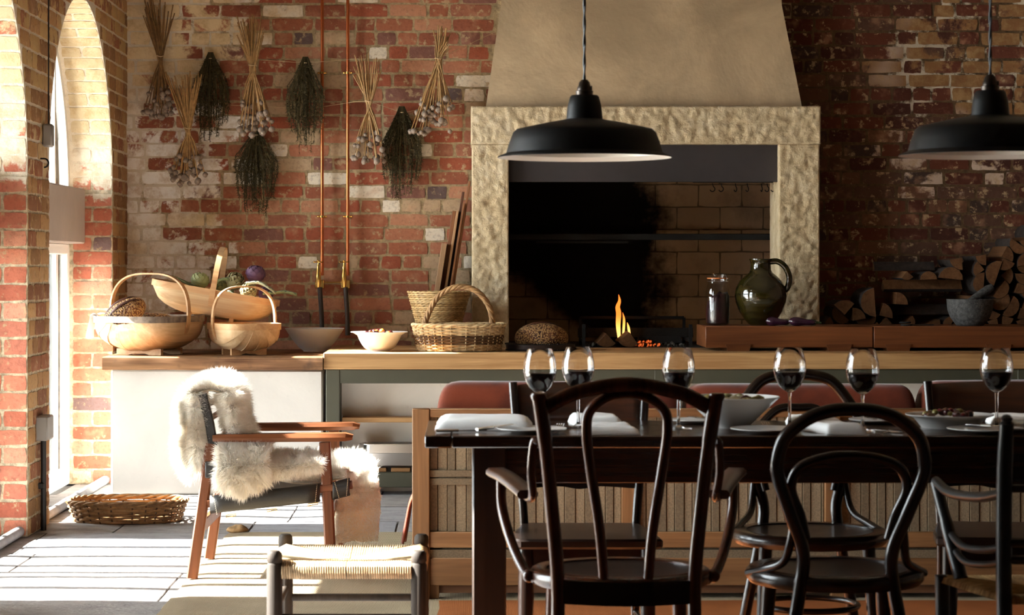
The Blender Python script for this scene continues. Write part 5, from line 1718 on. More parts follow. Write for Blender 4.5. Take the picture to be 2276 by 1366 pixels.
# bentwood armchair, its back to the near side of the table
t = thing('bentwood_armchair', 'brown bentwood armchair with a narrow inner hoop at the table end', 'chair', ((1393-VX)*5.25/FPX, 5.46, 0))
for s in (-1, 1):
    loc_obj(t, MB().tube(curve([(s*0.178, -0.235, 0.0), (s*0.165, -0.205, 0.25), (s*0.160, -0.19, 0.45), (s*0.176, -0.205, 0.65), (s*0.192, -0.225, 0.80), (s*0.206, -0.24, 0.898)], 6), [0.0165]*24 + [0.0175]*7, 12), 'back_post', M['bent'])
    loc_obj(t, MB().lathe([(0.0, 0.008), (0.017, 0.006), (0.02, 0), (0.017, -0.01)], (s*0.2065, -0.24, 0.898), 12), 'post_cap', M['bent'])
    # arm: hooked rod from the post, flat rest, bowed support to the seat
    loc_obj(t, MB().tube(curve([(s*0.205, -0.20, 0.79), (s*0.216, -0.19, 0.785), (s*0.222, -0.17, 0.72), (s*0.218, -0.14, 0.665), (s*0.222, -0.09, 0.645), (s*0.24, -0.05, 0.655)], 6), 0.0105, 9), 'arm_hook', M['bent'])
    arm = curve([(s*0.228, -0.10, 0.655), (s*0.245, -0.03, 0.665), (s*0.275, 0.07, 0.68), (s*0.30, 0.16, 0.685)], 5)
    loc_obj(t, MB().sweep(arm, [(-0.5, -0.5), (0.5, -0.5), (0.56, 0.0), (0.5, 0.5), (-0.5, 0.5), (-0.56, 0.0)], None).mesh and MB().bar(arm, 0.052, 0.022, ch=0.007), 'arm_rest', M['bent_panel'])
    loc_obj(t, MB().tube(curve([(s*0.288, 0.12, 0.672), (s*0.285, 0.11, 0.60), (s*0.262, 0.05, 0.52), (s*0.232, -0.01, 0.462), (s*0.205, -0.04, 0.444)], 6), 0.0125, 10), 'arm_support', M['bent'])
    loc_obj(t, MB().ball((s*0.222, -0.03, 0.452), 0.017, n=12, m=8), 'arm_knob', M['bent'])
    loc_obj(t, MB().tube([(s*0.155, 0.15, 0.435), (s*0.162, 0.16, 0.22), (s*0.175, 0.19, 0.0)], [0.019, 0.017, 0.012], 12), 'front_leg', M['bent'])
loc_obj(t, MB().sweep(curve([(-0.195, -0.228, 0.868), (-0.12, -0.238, 0.905), (0, -0.243, 0.925), (0.12, -0.238, 0.905), (0.195, -0.228, 0.868)], 8), [(0.013*math.cos(2*PI*i/10), 0.018*math.sin(2*PI*i/10)) for i in range(10)]), 'top_rail', M['bent'])
inn = [(0.05, -0.185, 0.44), (0.062, -0.19, 0.58), (0.083, -0.2, 0.72), (0.094, -0.215, 0.81), (0.088, -0.222, 0.86), (0.05, -0.23, 0.893)]
loc_obj(t, MB().tube(curve([(-x, y, z) for x, y, z in inn] + [(0, -0.232, 0.903)] + inn[::-1], 6), 0.0125, 10), 'inner_hoop', M['bent'])
round_seat(t, 0.2, 0.468, M['bent'], M['seat_dark'], 0.95)
loc_obj(t, MB().bar(curve([(-0.16, -0.19, 0.437), (0, -0.2, 0.432), (0.16, -0.19, 0.437)], 5), 0.02, 0.055), 'rear_seat_rail', M['bent_dark'])
loc_obj(t, MB().tube([(0.14*math.cos(2*PI*i/40), 0.15*math.sin(2*PI*i/40) - 0.01, 0.30) for i in range(40)], 0.009, 8, closed=True), 'stretcher_ring', M['bent'])
loc_obj(t, MB().tube(curve([(-0.16, -0.2, 0.355), (0, -0.205, 0.36), (0.16, -0.2, 0.355)], 5), 0.0095, 8), 'rear_stretcher', M['bent'])

# panel-backed chairs across the table
def panel_chair(label, loc, rz, splay=0.02):
    t = thing('panel_chair', label, 'chair', loc, rz)
    for s in (-1, 1):
        loc_obj(t, MB().bar(curve([(s*0.165, -0.235, 0.0), (s*0.158, -0.20, 0.25), (s*0.16, -0.185, 0.45), (s*0.176, -0.20, 0.65), (s*0.192, -0.232, 0.862)], 6), 0.034, 0.024, up=(1, 0, 0), ch=0.006), 'back_post', M['bent_dark'])
        loc_obj(t, MB().tube([(s*0.165, 0.155, 0.43), (s*0.165, 0.16, 0.30), (s*0.17, 0.17, 0.0)], [0.02, 0.022, 0.013], 12), 'front_leg', M['bent_dark'])
        loc_obj(t, MB().tube([(s*0.16, -0.2, 0.2), (s*0.168, 0.16, 0.2)], 0.009, 8), 'side_stretcher', M['bent_dark'])
    def pan(u, v):
        x = (-1 + 2*u); z = 0.742 + 0.112*v
        return Vector((x*0.178, -0.205 - 0.02*(1-x*x) - 0.03*(v) - 0.004, z + (0.008*(1-x*x) if v > 0.9 else 0)))
    m = MB().grid(pan, 16, 5)
    o = link('back_panel', m.mesh('back_panel', smooth=180), M['bent_panel'], t)
    md = o.modifiers.new('thick', 'SOLIDIFY'); md.thickness = 0.012; md.offset = 0
    loc_obj(t, MB().bar(curve([(-0.17, -0.195, 0.575), (-0.06, -0.212, 0.580), (0, -0.214, 0.572), (0.06, -0.212, 0.580), (0.17, -0.195, 0.575)], 5), 0.014, 0.03), 'back_rail', M['bent_dark'])
    poly = [(-0.205, 0.19), (-0.18, 0.205), (0.18, 0.205), (0.205, 0.19), (0.20, 0.05), (0.17, -0.18), (0.15, -0.195), (-0.15, -0.195), (-0.17, -0.18), (-0.20, 0.05)]
    loc_obj(t, MB().prism(poly, 0.435, 0.462, lambda p: Vector((p.x, p.z, p.y))), 'seat', M['seat_dark'], 30, 0.006)
    loc_obj(t, MB().box(-0.17, 0.17, 0.14, 0.16, 0.385, 0.435), 'seat_rail', M['bent_dark'], 0)
    loc_obj(t, MB().box(-0.15, 0.15, -0.185, -0.165, 0.385, 0.435), 'seat_rail', M['bent_dark'], 0)
    return t
panel_chair('dark chair with a solid top panel, behind the armchair across the table', (0.335, 6.27, 0), PI)
panel_chair('dark panel-backed chair turned slightly, behind the serving plate', (1.515, 6.30, 0), PI - 0.12)

# black ladder-back armchair with rush seat at the near side
t = thing('ladderback_armchair', 'black painted ladder-back armchair with a tan rush seat', 'chair', (1.44, 5.36, 0), 0.05)
for s in (-1, 1):
    loc_obj(t, MB().tube(curve([(s*0.20, -0.19, 0.0), (s*0.205, -0.175, 0.42), (s*0.212, -0.20, 0.70), (s*0.214, -0.225, 0.84)], 6), [0.0185]*16 + [0.0175, 0.017, 0.0165], 12), 'back_post', M['black_paint'])
    loc_obj(t, MB().lathe([(0, 0.016), (0.008, 0.014), (0.014, 0.006), (0.012, 0), (0.017, -0.006)], (s*0.214, -0.225, 0.846), 14), 'finial', M['black_paint'])
    loc_obj(t, MB().tube([(s*0.255, 0.17, 0.0), (s*0.255, 0.18, 0.44)], [0.014, 0.019], 12), 'front_leg', M['black_paint'])
    loc_obj(t, MB().tube(curve([(s*0.225, 0.12, 0.44), (s*0.245, 0.17, 0.56), (s*0.262, 0.215, 0.665)], 5), [0.017]*6 + [0.0145]*5, 10), 'arm_post', M['black_paint'])
    loc_obj(t, MB().tube(curve([(s*0.262, 0.215, 0.668), (s*0.25, 0.12, 0.648), (s*0.225, -0.05, 0.655), (s*0.212, -0.2, 0.68)], 5), 0.0125, 9), 'arm', M['black_paint'])
    loc_obj(t, MB().tube(curve([(s*0.24, 0.16, 0.545), (s*0.235, 0.06, 0.525), (s*0.218, -0.08, 0.535), (s*0.208, -0.185, 0.555)], 5), 0.0095, 8), 'side_rail', M['black_paint'])
    loc_obj(t, MB().tube(curve([(s*0.234, 0.14, 0.505), (s*0.23, 0.05, 0.488), (s*0.215, -0.08, 0.50), (s*0.206, -0.18, 0.52)], 5), 0.0085, 8), 'side_rail', M['black_paint'])
for z, y in ((0.82, -0.222), (0.69, -0.2), (0.565, -0.188), (0.525, -0.183)):
    loc_obj(t, MB().tube(curve([(-0.21, y, z), (0, y - 0.012, z), (0.21, y, z)], 5), 0.0095, 8), 'back_rail', M['black_paint'])
loc_obj(t, MB().tube([(-0.25, 0.18, 0.2), (0.25, 0.18, 0.2)], 0.01, 8), 'front_stretcher', M['black_paint'])
M['rush'] = wick_mat('rush', (150, 112, 66), (196, 158, 104))
def rush_seat(t, hw0, hw1, hd, z, n, mat, rr, sag=0.012):
    """four wedges of cord running over the seat rails and turning in to the middle"""
    m = MB()
    for i in range(n):
        k = 1 - (i + 0.5)/n            # 1 at corner, 0 at centre
        for side in range(4):
            for sgn in (-1, 1):
                if side in (0, 1):     # front, back rails (cords run along y)
                    y = hd if side == 0 else -hd
                    w = hw1 if side == 0 else hw0
                    x = sgn*w*k
                    a = [(x, y*1.0 + math.copysign(rr*2.4, y), z - rr*2.5), (x, y + math.copysign(rr*1.6, y), z - rr*0.2), (x, y*0.92, z + rr*0.6), (sgn*((hw0+hw1)/2)*k*1.0, y*k*0.98, z - sag*(1-k))]
                else:
                    s2 = 1 if side == 2 else -1
                    y = sgn*hd*k
                    w = hw0 + (hw1-hw0)*(y/hd*0.5 + 0.5)
                    a = [(s2*(w + rr*2.4), y, z - rr*2.5), (s2*(w + rr*1.6), y, z - rr*0.2), (s2*w*0.92, y, z + rr*0.6), (s2*((hw0+hw1)/2)*k, y*0.98, z - sag*(1-k))]
                m.tube(a, [rr*0.8, rr, rr, rr*0.85], 5)
    return stuff(loc_obj(t, m, 'rush_seat', mat))
rush_seat(t, 0.19, 0.25, 0.175, 0.435, 26, M['rush'], 0.0048)

# ------------------------------------------------------------------ table setting
M['wine'] = plain('red_wine', (34, 4, 9), 0.3, spec=0.1)
M['cutlery'] = plain('silver_cutlery', (200, 196, 190), 0.18, 1.0)
M['plate'] = plain('white_plate', (232, 230, 226), 0.22)
gp = [(0.0, 0.002), (0.034, 0.0), (0.036, 0.002), (0.012, 0.006), (0.005, 0.012), (0.0042, 0.03), (0.004, 0.085), (0.0055, 0.098), (0.016, 0.104), (0.030, 0.117), (0.040, 0.137), (0.0445, 0.158), (0.043, 0.182), (0.037, 0.208), (0.032, 0.2185)]
wp = [(0.0, 0.105), (0.014, 0.1052), (0.029, 0.1178), (0.0385, 0.1375), (0.0425, 0.1535), (0.0, 0.1537)]
def glass(label, px, d):
    p = P(px, 0, d); p.z = ZT
    t = thing('wine_glass', label, 'wine glass', p)
    outer = gp[7:]
    inner = [(max(0.0, r - 0.0011), z + (0.0012 if r < 0.02 else 0)) for r, z in outer[::-1]]
    inner = [q for q in inner if q[1] > 0.1] + [(0.0, 0.1035)]
    loc_obj(t, MB().lathe([(0, 0.0985)] + outer + inner, n=40), 'glass_bowl', M['glass_solid'], 60)
    loc_obj(t, MB().lathe(gp[:7] + [(0.005, 0.0965), (0, 0.0968)], n=32), 'stem', M['glass_solid'], 60)
    loc_obj(t, MB().lathe([(max(0, r - 0.0006), z) for r, z in wp], n=40), 'wine', M['wine'], 60)
    return t
g_ = G('solid_glass')
nd = g_.n('BsdfGlass', {'Roughness': 0.0, 'IOR': 1.45})
g_.nt.links.new(nd.outputs[0], g_.out.inputs[0])
M['glass_solid'] = g_.m
for lb, px, d in (('glass of red wine nearest the table end, before the armchair post', 1200, 6.00), ('glass of red wine standing before the folded napkin pair', 1285, 6.12),
                  ('glass of red wine left of the white salad bowl', 1508, 6.06), ('glass of red wine right of the salad bowl', 1755, 6.08),
                  ('glass of red wine between salad bowl and serving plate, standing nearest', 1917, 5.98), ('glass of red wine standing behind the serving plate', 2215, 6.07)):
    glass(lb, px, d)
def napkin(label, pts, layers, seed, slope=0.0):
    """folded cloth: outline as photo pixels with distance, stacked layers with soft bulge"""
    cs = [P(x, 0, d) for x, d in pts]
    def fn(u, v):
        a = cs[0].lerp(cs[1], u); b = cs[3].lerp(cs[2], u)
        p = a.lerp(b, v)
        e = min(u, 1-u, v, 1-v)
        h = 0.006*layers*min(1, e*9)**0.5 + 0.004*mnoise.noise((u*3 + seed, v*3, 0)) * min(1, e*6) + slope*u*0.02
        return Vector((p.x + 0.004*mnoise.noise((u*4, v*4, seed)), p.y, ZT + 0.002 + max(0, h)))
    m = MB().grid(fn, 22, 16)
    k = 22*16
    rim = [i*16 for i in range(22)] + [21*16 + j for j in range(1, 16)] + [i*16+15 for i in range(20, -1, -1)] + [j for j in range(14, 0, -1)]
    m.v += [(m.v[i][0], m.v[i][1], ZT + 0.0005) for i in rim]
    n = len(rim)
    m.f += [(rim[i], rim[(i+1) % n], k + (i+1) % n, k + i) for i in range(n)]
    m.f.append(tuple(k + i for i in range(n)))
    o = m.build('linen_napkin', M['cloth'], org=(cs[0].x, cs[0].y, ZT), smooth=60)
    return tag(o, lb_(label), 'napkin')
lb_ = lambda s: s
napkin('long rolled white napkin lying along the table end', [(966, 6.00), (1188, 5.99), (1182, 6.30), (972, 6.34)], 4, 1)
napkin('white napkin folded flat nearest the table edge by the armchair', [(1300, 5.84), (1424, 5.84), (1398, 6.05), (1292, 6.05)], 3.2, 2)
napkin('white napkin folded behind the flat one, by the second glass', [(1278, 6.14), (1385, 6.14), (1372, 6.36), (1262, 6.36)], 4, 3)
napkin('rumpled white napkin seen through the nested hoop chair back', [(1838, 5.85), (1932, 5.84), (1858, 5.985), (1775, 6.01)], 4.5, 4)
napkin('white napkin behind the rumpled one, near the salad bowl', [(1748, 6.16), (1878, 6.14), (1850, 6.35), (1745, 6.36)], 3.5, 5)
napkin('white napkin lying right of the serving plate', [(2205, 6.125), (2330, 6.125), (2310, 6.37), (2190, 6.37)], 4, 6)
def plate(label, px, d, r=0.092):
    p = P(px, 0, d); p.z = ZT
    return dish('side_plate', label, 'plate', p, [(0, 0.003), (r*0.55, 0.0), (r*0.6, 0.002), (r, 0.011), (r, 0.013), (r*0.62, 0.006), (0, 0.005)], 48, mat=M['plate'])
plate('white side plate near the table end before the rolled napkin', 1182, 5.93)
plate('white side plate in front of the salad bowl', 1706, 5.925, 0.098)
plate('white side plate left of the salad bowl, far side', 1540, 6.27, 0.07)
plate('white side plate on the far side between two glasses', 1952, 6.28, 0.082)
plate('white side plate in front of the serving plate', 2190, 5.925, 0.10)
# cutlery
def fork(label, a, b):
    a, b = Vector(a), Vector(b)
    t = thing('table_fork', label, 'fork', a)
    dv = (b-a).normalized(); s = dv.cross(Vector((0, 0, 1)))
    MB().bar([a, a.lerp(b, 0.62)], 0.008, 0.003).build('handle', M['cutlery'], t)
    h = a.lerp(b, 0.62)
    MB().bar([h, h + dv*0.02], 0.02, 0.0025).build('neck', M['cutlery'], t)
    for k in (-1.5, -0.5, 0.5, 1.5):
        q = h + dv*0.018 + s*0.006*k
        MB().tube([q, q + dv*0.03 + Vector((0, 0, 0.005)), q + dv*0.055 + Vector((0, 0, 0.004))], [0.0018, 0.0018, 0.001], 6).build('tine', M['cutlery'], t)
def knife(label, a, b):
    a, b = Vector(a), Vector(b)
    t = thing('table_knife', label, 'knife', a)
    MB().bar([a, a.lerp(b, 0.45)], 0.013, 0.007, ch=0.002).build('handle', M['cutlery'], t)
    MB().bar([a.lerp(b, 0.45), a.lerp(b, 0.9), b], 0.018, 0.002).build('blade', M['cutlery'], t)
def tp(px, d, z=0.006):
    p = P(px, 0, d); p.z = ZT + z
    return p
knife('silver knife lying beside the rolled napkin at the table end', tp(968, 5.92), tp(1080, 5.95))
knife('silver knife resting across the plate by the rolled napkin', tp(1060, 5.93, 0.008), tp(1140, 5.99, 0.018))
fork('silver fork lying behind the armchair post by the first plate', tp(1238, 5.94), tp(1246, 6.12))
knife('silver knife lying on the plate left of the salad bowl', tp(1565, 6.24, 0.016), tp(1535, 6.33, 0.016))
fork('silver fork lying just right of the salad bowl', tp(1720, 6.0), tp(1700, 6.16))
fork('silver fork beside the rumpled napkin, tines towards its plate', tp(1940, 5.98, 0.004), tp(1985, 5.85, 0.004))
knife('silver knife lying next to the rumpled napkin fork', tp(2010, 5.88), tp(1940, 5.98))
knife('silver knife on the plate in front of the serving plate', tp(2205, 5.96, 0.016), tp(2150, 6.02, 0.016))
knife('silver knife on the far plate between two glasses', tp(1945, 6.23, 0.016), tp(1920, 6.33, 0.016))
# salad bowl and serving plate
sc_ = tp(1626, 6.12, 0)
dish('salad_bowl', 'wide flared white bowl of salad on the dining table', 'bowl', sc_, [(0, 0.0), (0.045, 0.0), (0.05, 0.006), (0.085, 0.04), (0.125, 0.078), (0.131, 0.083), (0.129, 0.085), (0.12, 0.079), (0.08, 0.044), (0.045, 0.01), (0, 0.009)], 56, mat=M['plate'])
M['salad'] = plain('salad_leaf', (150, 146, 96), 0.5, var=0.35, scale=30)
M['salad_pale'] = plain('salad_pale', (214, 206, 172), 0.5, var=0.15)
heap('piece of pale and green salad heaped in the white bowl', (sc_.x, sc_.y, ZT + 0.068), 0.082, 40, [M['salad'], M['salad_pale'], M['fruit_green'], M['fruit_dark']], 0, 'salad_piece', 'salad in the white bowl', 0.015, 0.006)
sp_ = tp(2110, 6.12, 0)
dish('serving_plate', 'deep rimmed white serving plate of roasted beetroot', 'plate', sp_, [(0, 0.0), (0.075, 0.0), (0.078, 0.004), (0.095, 0.026), (0.118, 0.034), (0.119, 0.037), (0.09, 0.030), (0.07, 0.010), (0, 0.009)], 56, mat=M['plate'])
heap('piece of roasted beetroot or berry on the serving plate', (sp_.x, sp_.y, ZT + 0.028), 0.07, 34, [M['fruit_dark'], M['fruit_dark'], plain('beet', (110, 28, 34), 0.35, var=0.3), plain('berry', (36, 22, 34), 0.3), plain('roast', (96, 62, 40), 0.4, var=0.3), M['fruit_green']], 0, 'beet_piece', 'food on the serving plate', 0.0105, 0.012)

def stand_on(t, h):
    """feet on a rug of height h: the legs shorten, everything above seat-rail height stays"""
    t.location.z += h
    for ch in t.children:
        for v in ch.data.vertices:
            v.co.z = max(0.0, v.co.z - h*min(1.0, max(0.0, v.co.z)/0.38))
for o in list(C.objects):
    if o.parent is None and o.name.split('.')[0] in ('bentwood_chair', 'bentwood_armchair', 'panel_chair', 'ladderback_armchair', 'dining_table'):
        stand_on(o, 0.0121)

# ------------------------------------------------------------------ sofa seen from behind
YS = 8.0
M['linen'] = plain('woven_linen', (132, 114, 88), 0.95, var=0.22, scale=160, bump=0.0015, bscale=500)
M['linen_dark'] = plain('woven_linen_dark', (110, 93, 70), 0.95, var=0.22, scale=160, bump=0.0015, bscale=500)
M['sofa_oak'] = wood('sofa_oak', (106, 70, 38), (148, 106, 66), 2, 1.0, 0.55)
M['sofa_oak_x'] = wood('sofa_oak_rail', (106, 70, 38), (148, 106, 66), 0, 1.0, 0.55)
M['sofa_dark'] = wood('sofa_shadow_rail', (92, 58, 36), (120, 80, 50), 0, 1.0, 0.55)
def vel():
    g = G('rust_velvet')
    v = g.obj()
    n = g.noise(v, 6, 4)
    col = g.mix(g.step(n, 0.35, 0.65), lin(84, 34, 19), lin(114, 50, 28))
    return g.bsdf(col, 0.85, 0, 0.2, g.bump(g.noise(v, 250, 2), 0.0005), Sheen_Weight=0.25, Sheen_Roughness=0.4)
M['rust'] = vel()
t = thing('oak_sofa', 'long oak-framed sofa seen from behind, with woven linen back panels', 'sofa', (1.2, 8.4, 0))
X0, X1 = -0.182, 2.55
def z_(py): return ZC - (py - VY)*YS/FPX
def x_(px): return (px - VX)*YS/FPX
ST = [(916, 955), (1382, 1413), (1834, 1868), (2290, 2322)]
for a, b in ST:
    MB().box(x_(a), x_(b), YS, YS + 0.05, 0.0131 if a < 920 else z_(1200), z_(908)).build('stile', M['sofa_oak'], t, bevel=0.003)
MB().box(x_(955), X1, YS + 0.004, YS + 0.046, z_(927), z_(908)).build('top_rail', M['sofa_oak_x'], t, bevel=0.003)
MB().box(x_(955), X1, YS + 0.006, YS + 0.046, z_(1217), z_(1182)).build('middle_rail', M['sofa_oak_x'], t, bevel=0.003)
MB().box(x_(955), X1, YS + 0.012, YS + 0.03, z_(1240), z_(1222)).build('webbing_edge', M['linen_dark'], t)
MB().box(x_(955), X1, YS + 0.008, YS + 0.046, z_(1301), z_(1240)).build('bottom_panel', M['sofa_oak_x'], t, bevel=0.003)
MB().box(x_(955), X1, YS + 0.03, YS + 0.07, z_(1320), z_(1301)).build('bottom_rail', M['sofa_dark'], t, bevel=0.002)
for xx in (x_(948), x_(1400), x_(1850), 2.45):
    for yy in (YS + 0.02, YS + 0.78):
        MB().box(xx, xx + 0.045, yy, yy + 0.045, 0.0131, z_(1301)).build('foot', M['sofa_oak'], t, bevel=0.002)
for (a, b), (c, d) in zip(ST, ST[1:]):
    xa, xb = x_(b), x_(c)
    x = xa
    i = 0
    while x < xb - 0.008:
        w = min(R.choice((0.029, 0.034, 0.039)), xb - x)
        MB().box(x + 0.001, x + w - 0.001, YS + 0.022 + 0.003*(i % 2), YS + 0.03 + 0.003*(i % 2), z_(1183), z_(926)).build('webbing_strip', M['linen'] if i % 2 else M['linen_dark'], t, smooth=0, bevel=0.0015)
        x += w
        i += 1
MB().box(x_(955), X1, YS + 0.035, YS + 0.042, z_(1300), z_(926)).build('light_stop_lining', M['linen_dark'], t, smooth=0)  # lining added behind the strips to stop sun leaking through
for py in (1052, 1070):
    MB().box(x_(955), x_(1050), YS + 0.012, YS + 0.022, z_(py + 8), z_(py - 7)).build('cross_webbing', M['linen_dark'], t, bevel=0.001)
MB().box(X0, X1, YS + 0.07, YS + 0.85, z_(1301), z_(1240)).build('seat_deck', M['sofa_oak_x'], t, bevel=0.003)
MB().box(X0, X0 + 0.04, YS + 0.05, YS + 0.85, z_(1240), z_(1200)).build('side_rail', M['sofa_oak_x'], t, bevel=0.003)
def pillow(name, label, cat, x0, x1, y0, y1, z0, z1, mat, n=0.35, seed=0):
    cx, cy, cz = (x0+x1)/2, (y0+y1)/2, (z0+z1)/2
    a, b, c = (x1-x0)/2, (y1-y0)/2, (z1-z0)/2
    m = MB()
    def fn(u, v):
        th, ph = 2*PI*u, -PI/2 + PI*v
        ct, st, cp, sp = math.cos(th), math.sin(th), math.cos(ph), math.sin(ph)
        f = lambda q, e: math.copysign(abs(q)**e, q)
        p = Vector((cx + a*f(cp, 0.10)*f(ct, 0.09), cy + b*f(cp, 0.5)*f(st, 0.4), cz + c*f(sp, 0.75)))
        k = 0.008*mnoise.noise((p.x*6 + seed, p.y*6, p.z*6))
        p += Vector((0, k, k*0.8))
        p.z = max(p.z, z0)
        return p
    m.grid(fn, 64, 24, wrap_u=True)
    o = m.build(name, mat, org=(cx, cy, z0), smooth=180)
    return tag(o, label, cat)
pillow('sofa_cushion', 'rust velvet sofa back cushion at the armchair end of the sofa', 'cushion', -0.10, 0.79, 8.06, 8.26, 0.33, 0.782, M['rust'], seed=1)
pillow('sofa_cushion', 'rust velvet sofa back cushion in the middle of the sofa', 'cushion', 0.79, 1.64, 8.06, 8.26, 0.33, 0.772, M['rust'], seed=4)
pillow('sofa_cushion', 'rust velvet sofa back cushion behind the panel-backed chair', 'cushion', 1.64, 2.5, 8.06, 8.26, 0.33, 0.786, M['rust'], seed=8)
pillow('sofa_seat_cushion', 'long rust velvet seat cushion on the oak sofa', 'cushion', -0.135, 2.5, 8.27, 8.84, 0.1605, 0.33, M['rust'], seed=12)
tpath = curve([Vector(q) for q in ((-0.226, 0, 0.17), (-0.212, 0, 0.25), (-0.196, 0, 0.325), (-0.165, 0, 0.358), (-0.11, 0, 0.347), (0.0, 0, 0.337), (0.10, 0, 0.334))], 6)
def throw(u, v):
    q = v*(len(tpath)-1); i = min(len(tpath)-2, int(q)); p = tpath[i].lerp(tpath[i+1], q-i)
    return Vector((p.x - 0.007*math.sin(u*9)*(1-v), 8.33 + 0.17*u, p.z + 0.002*math.sin(u*7 + v*5)))
m = MB().grid(throw, 20, 30)
o = m.build('sofa_throw', M['rust'], org=(-0.2, 8.5, 0.2), smooth=180)
o.modifiers.new('thick', 'SOLIDIFY').thickness = 0.006
tag(o, 'rust fabric throw laid over the seat cushion and down the sofa end', 'throw')

# ------------------------------------------------------------------ rush stool
M['stool_wood'] = wood('weathered_stool', (36, 30, 26), (70, 59, 49), 2, 1.2, 0.7, 0.25, 0.001)
t = thing('rush_stool', 'low dark wooden stool with a woven rush seat by the table end', 'stool', (-0.32, 6.36, 0))
hw, hd = 0.198, 0.19
for sx in (-1, 1):
    for sy in (-1, 1):
        loc_obj(t, MB().lathe([(0, 0), (0.017, 0), (0.021, 0.02), (0.022, 0.38), (0.0185, 0.386), (0.0215, 0.392), (0.0205, 0.412), (0.014, 0.419), (0, 0.42)], (sx*hw, sy*hd, 0), 18), 'leg', M['stool_wood'], 40)
for sy in (-1, 1):
    loc_obj(t, MB().tube([(-hw, sy*hd, 0.355), (hw, sy*hd, 0.355)], 0.011, 10), 'seat_rail', M['stool_wood'])
    loc_obj(t, MB().tube([(-hw, sy*hd, 0.235), (hw, sy*hd, 0.235)], 0.011, 10), 'stretcher', M['stool_wood'])
for sx in (-1, 1):
    loc_obj(t, MB().tube([(sx*hw, -hd, 0.355), (sx*hw, hd, 0.355)], 0.011, 10), 'seat_rail', M['stool_wood'])
    loc_obj(t, MB().tube([(sx*hw, -hd, 0.262), (sx*hw, 0, 0.262), (sx*hw, hd, 0.262)], [0.010, 0.014, 0.010], 10), 'stretcher', M['stool_wood'])
M['rush_pale'] = wick_mat('rush_pale', (190, 160, 120), (226, 200, 160))
m = MB()
n = 27
rr = 0.0031
for i in range(n):
    k = 1 - (i + 0.4)/n
    for sgn in (-1, 1):
        for s2 in (-1, 1):
            x, y = sgn*(hw-0.02)*k, s2*hd
            drop = 0.055 + 0.02*math.sin(PI*(0.5 + 0.5*sgn*k))
            m.tube([(x, y*0.9, 0.352), (x, y + s2*0.010, 0.345), (x, y + s2*0.019, 0.360), (x, y + s2*0.016, 0.376), (x, y*0.97, 0.386), (x*0.99, y*k, 0.388 - 0.018*(1-k))], [rr]*6, 5)
        for s2 in (-1, 1):
            y, x = sgn*(hd-0.02)*k, s2*hw
            m.tube([(x*0.9, y, 0.345), (x + s2*0.010, y, 0.345), (x + s2*0.019, y, 0.360), (x + s2*0.015, y, 0.380), (x*0.97, y, 0.391), (x*k, y*0.99, 0.390 - 0.018*(1-k))], [rr*1.1]*6, 5)
stuff(loc_obj(t, m, 'rush_seat', M['rush_pale']))

# ------------------------------------------------------------------ leather armchair with sheepskin
YN, YFAR = 8.55, 9.13
M['teak'] = wood('oiled_oak', (98, 54, 30), (146, 88, 52), 0, 1.0, 0.42, 0.4)
M['teak_z'] = wood('oiled_oak_leg', (98, 54, 30), (146, 88, 52), 2, 1.0, 0.42, 0.4)
M['leather'] = plain('black_leather', (40, 38, 36), 0.42, var=0.15, scale=20, bump=0.0006, bscale=200)
M['stitch'] = plain('pale_stitching', (206, 190, 160), 0.8)
def N(px, py, d=None):
    return P(px, py, d or YN)
t = thing('leather_armchair', 'low oak armchair with black leather sling seat, draped with a sheepskin', 'armchair', (N(590, 0).x, (YN+YFAR)/2, 0))
for y in (YN, YFAR):
    dz = y - YN
    mv = lambda p: Vector((p.x, y, p.z))
    bl = N(427, 1293); bl.z = 0.0131
    fl_ = N(737, 1292); fl_.z = 0.0131
    MB().bar([mv(bl), mv(N(448, 1140)), mv(N(470, 985))], 0.042, 0.036, up=(0, 1, 0), ch=0.006).build('back_leg', M['teak_z'], t)
    MB().bar([mv(fl_), mv(N(730, 1140)), mv(N(722, 982))], 0.042, 0.036, up=(0, 1, 0), ch=0.006).build('front_leg', M['teak_z'], t)
    a = [N(474, 973), N(500, 972), N(560, 972), N(700, 970), N(768, 968), N(784, 970)]
    m = MB()
    arm = [mv(p) for p in a]
    m.sweep(arm, [(-0.5, -0.45), (0.5, -0.45), (0.62, 0.0), (0.5, 0.45), (-0.5, 0.45), (-0.62, 0)], [0.05, 0.062, 0.064, 0.066, 0.064, 0.04], up=(0, 0, 1))
    m.v = [(p[0], p[1], p[2] if abs(p[2] - arm[0].z) > 9 else arm[2].z + (p[2]-arm[2].z)*0.52) for p in m.v]
    m.build('armrest', M['teak'], t, smooth=30)
    MB().bar([mv(N(462, 1118)), mv(N(783, 1076))], 0.03, 0.04, up=(0, 1, 0), ch=0.004).build('seat_rail', M['teak'], t)
    MB().bar([mv(N(476, 1000)), mv(N(466, 940)), mv(N(450, 876))], 0.034, 0.03, up=(0, 1, 0), ch=0.004).build('back_post', M['leather'], t)
    MB().box(N(457, 0).x, N(481, 0).x, y - 0.026, y + 0.026, N(0, 1061).z, N(0, 1024).z).build('leather_sleeve', M['leather'], t, bevel=0.004)
    MB().box(N(468, 0).x, N(480, 0).x, y - 0.006, y + 0.006, N(0, 1095).z, N(0, 1061).z).build('steel_bracket', M['steel'], t)
for (px, py) in ((447, 1170), (733, 1130)):
    a, b = N(px, py), N(px, py); a.y, b.y = YN, YFAR
    MB().bar([a, b], 0.022, 0.045, ch=0.003).build('stretcher', M['teak'], t)
for (px, py) in ((466, 930), (458, 900)):
    a, b = N(px, py), N(px, py); a.y, b.y = YN, YFAR
    MB().tube([a, b], 0.012, 10).build('back_bar', M['teak'], t)
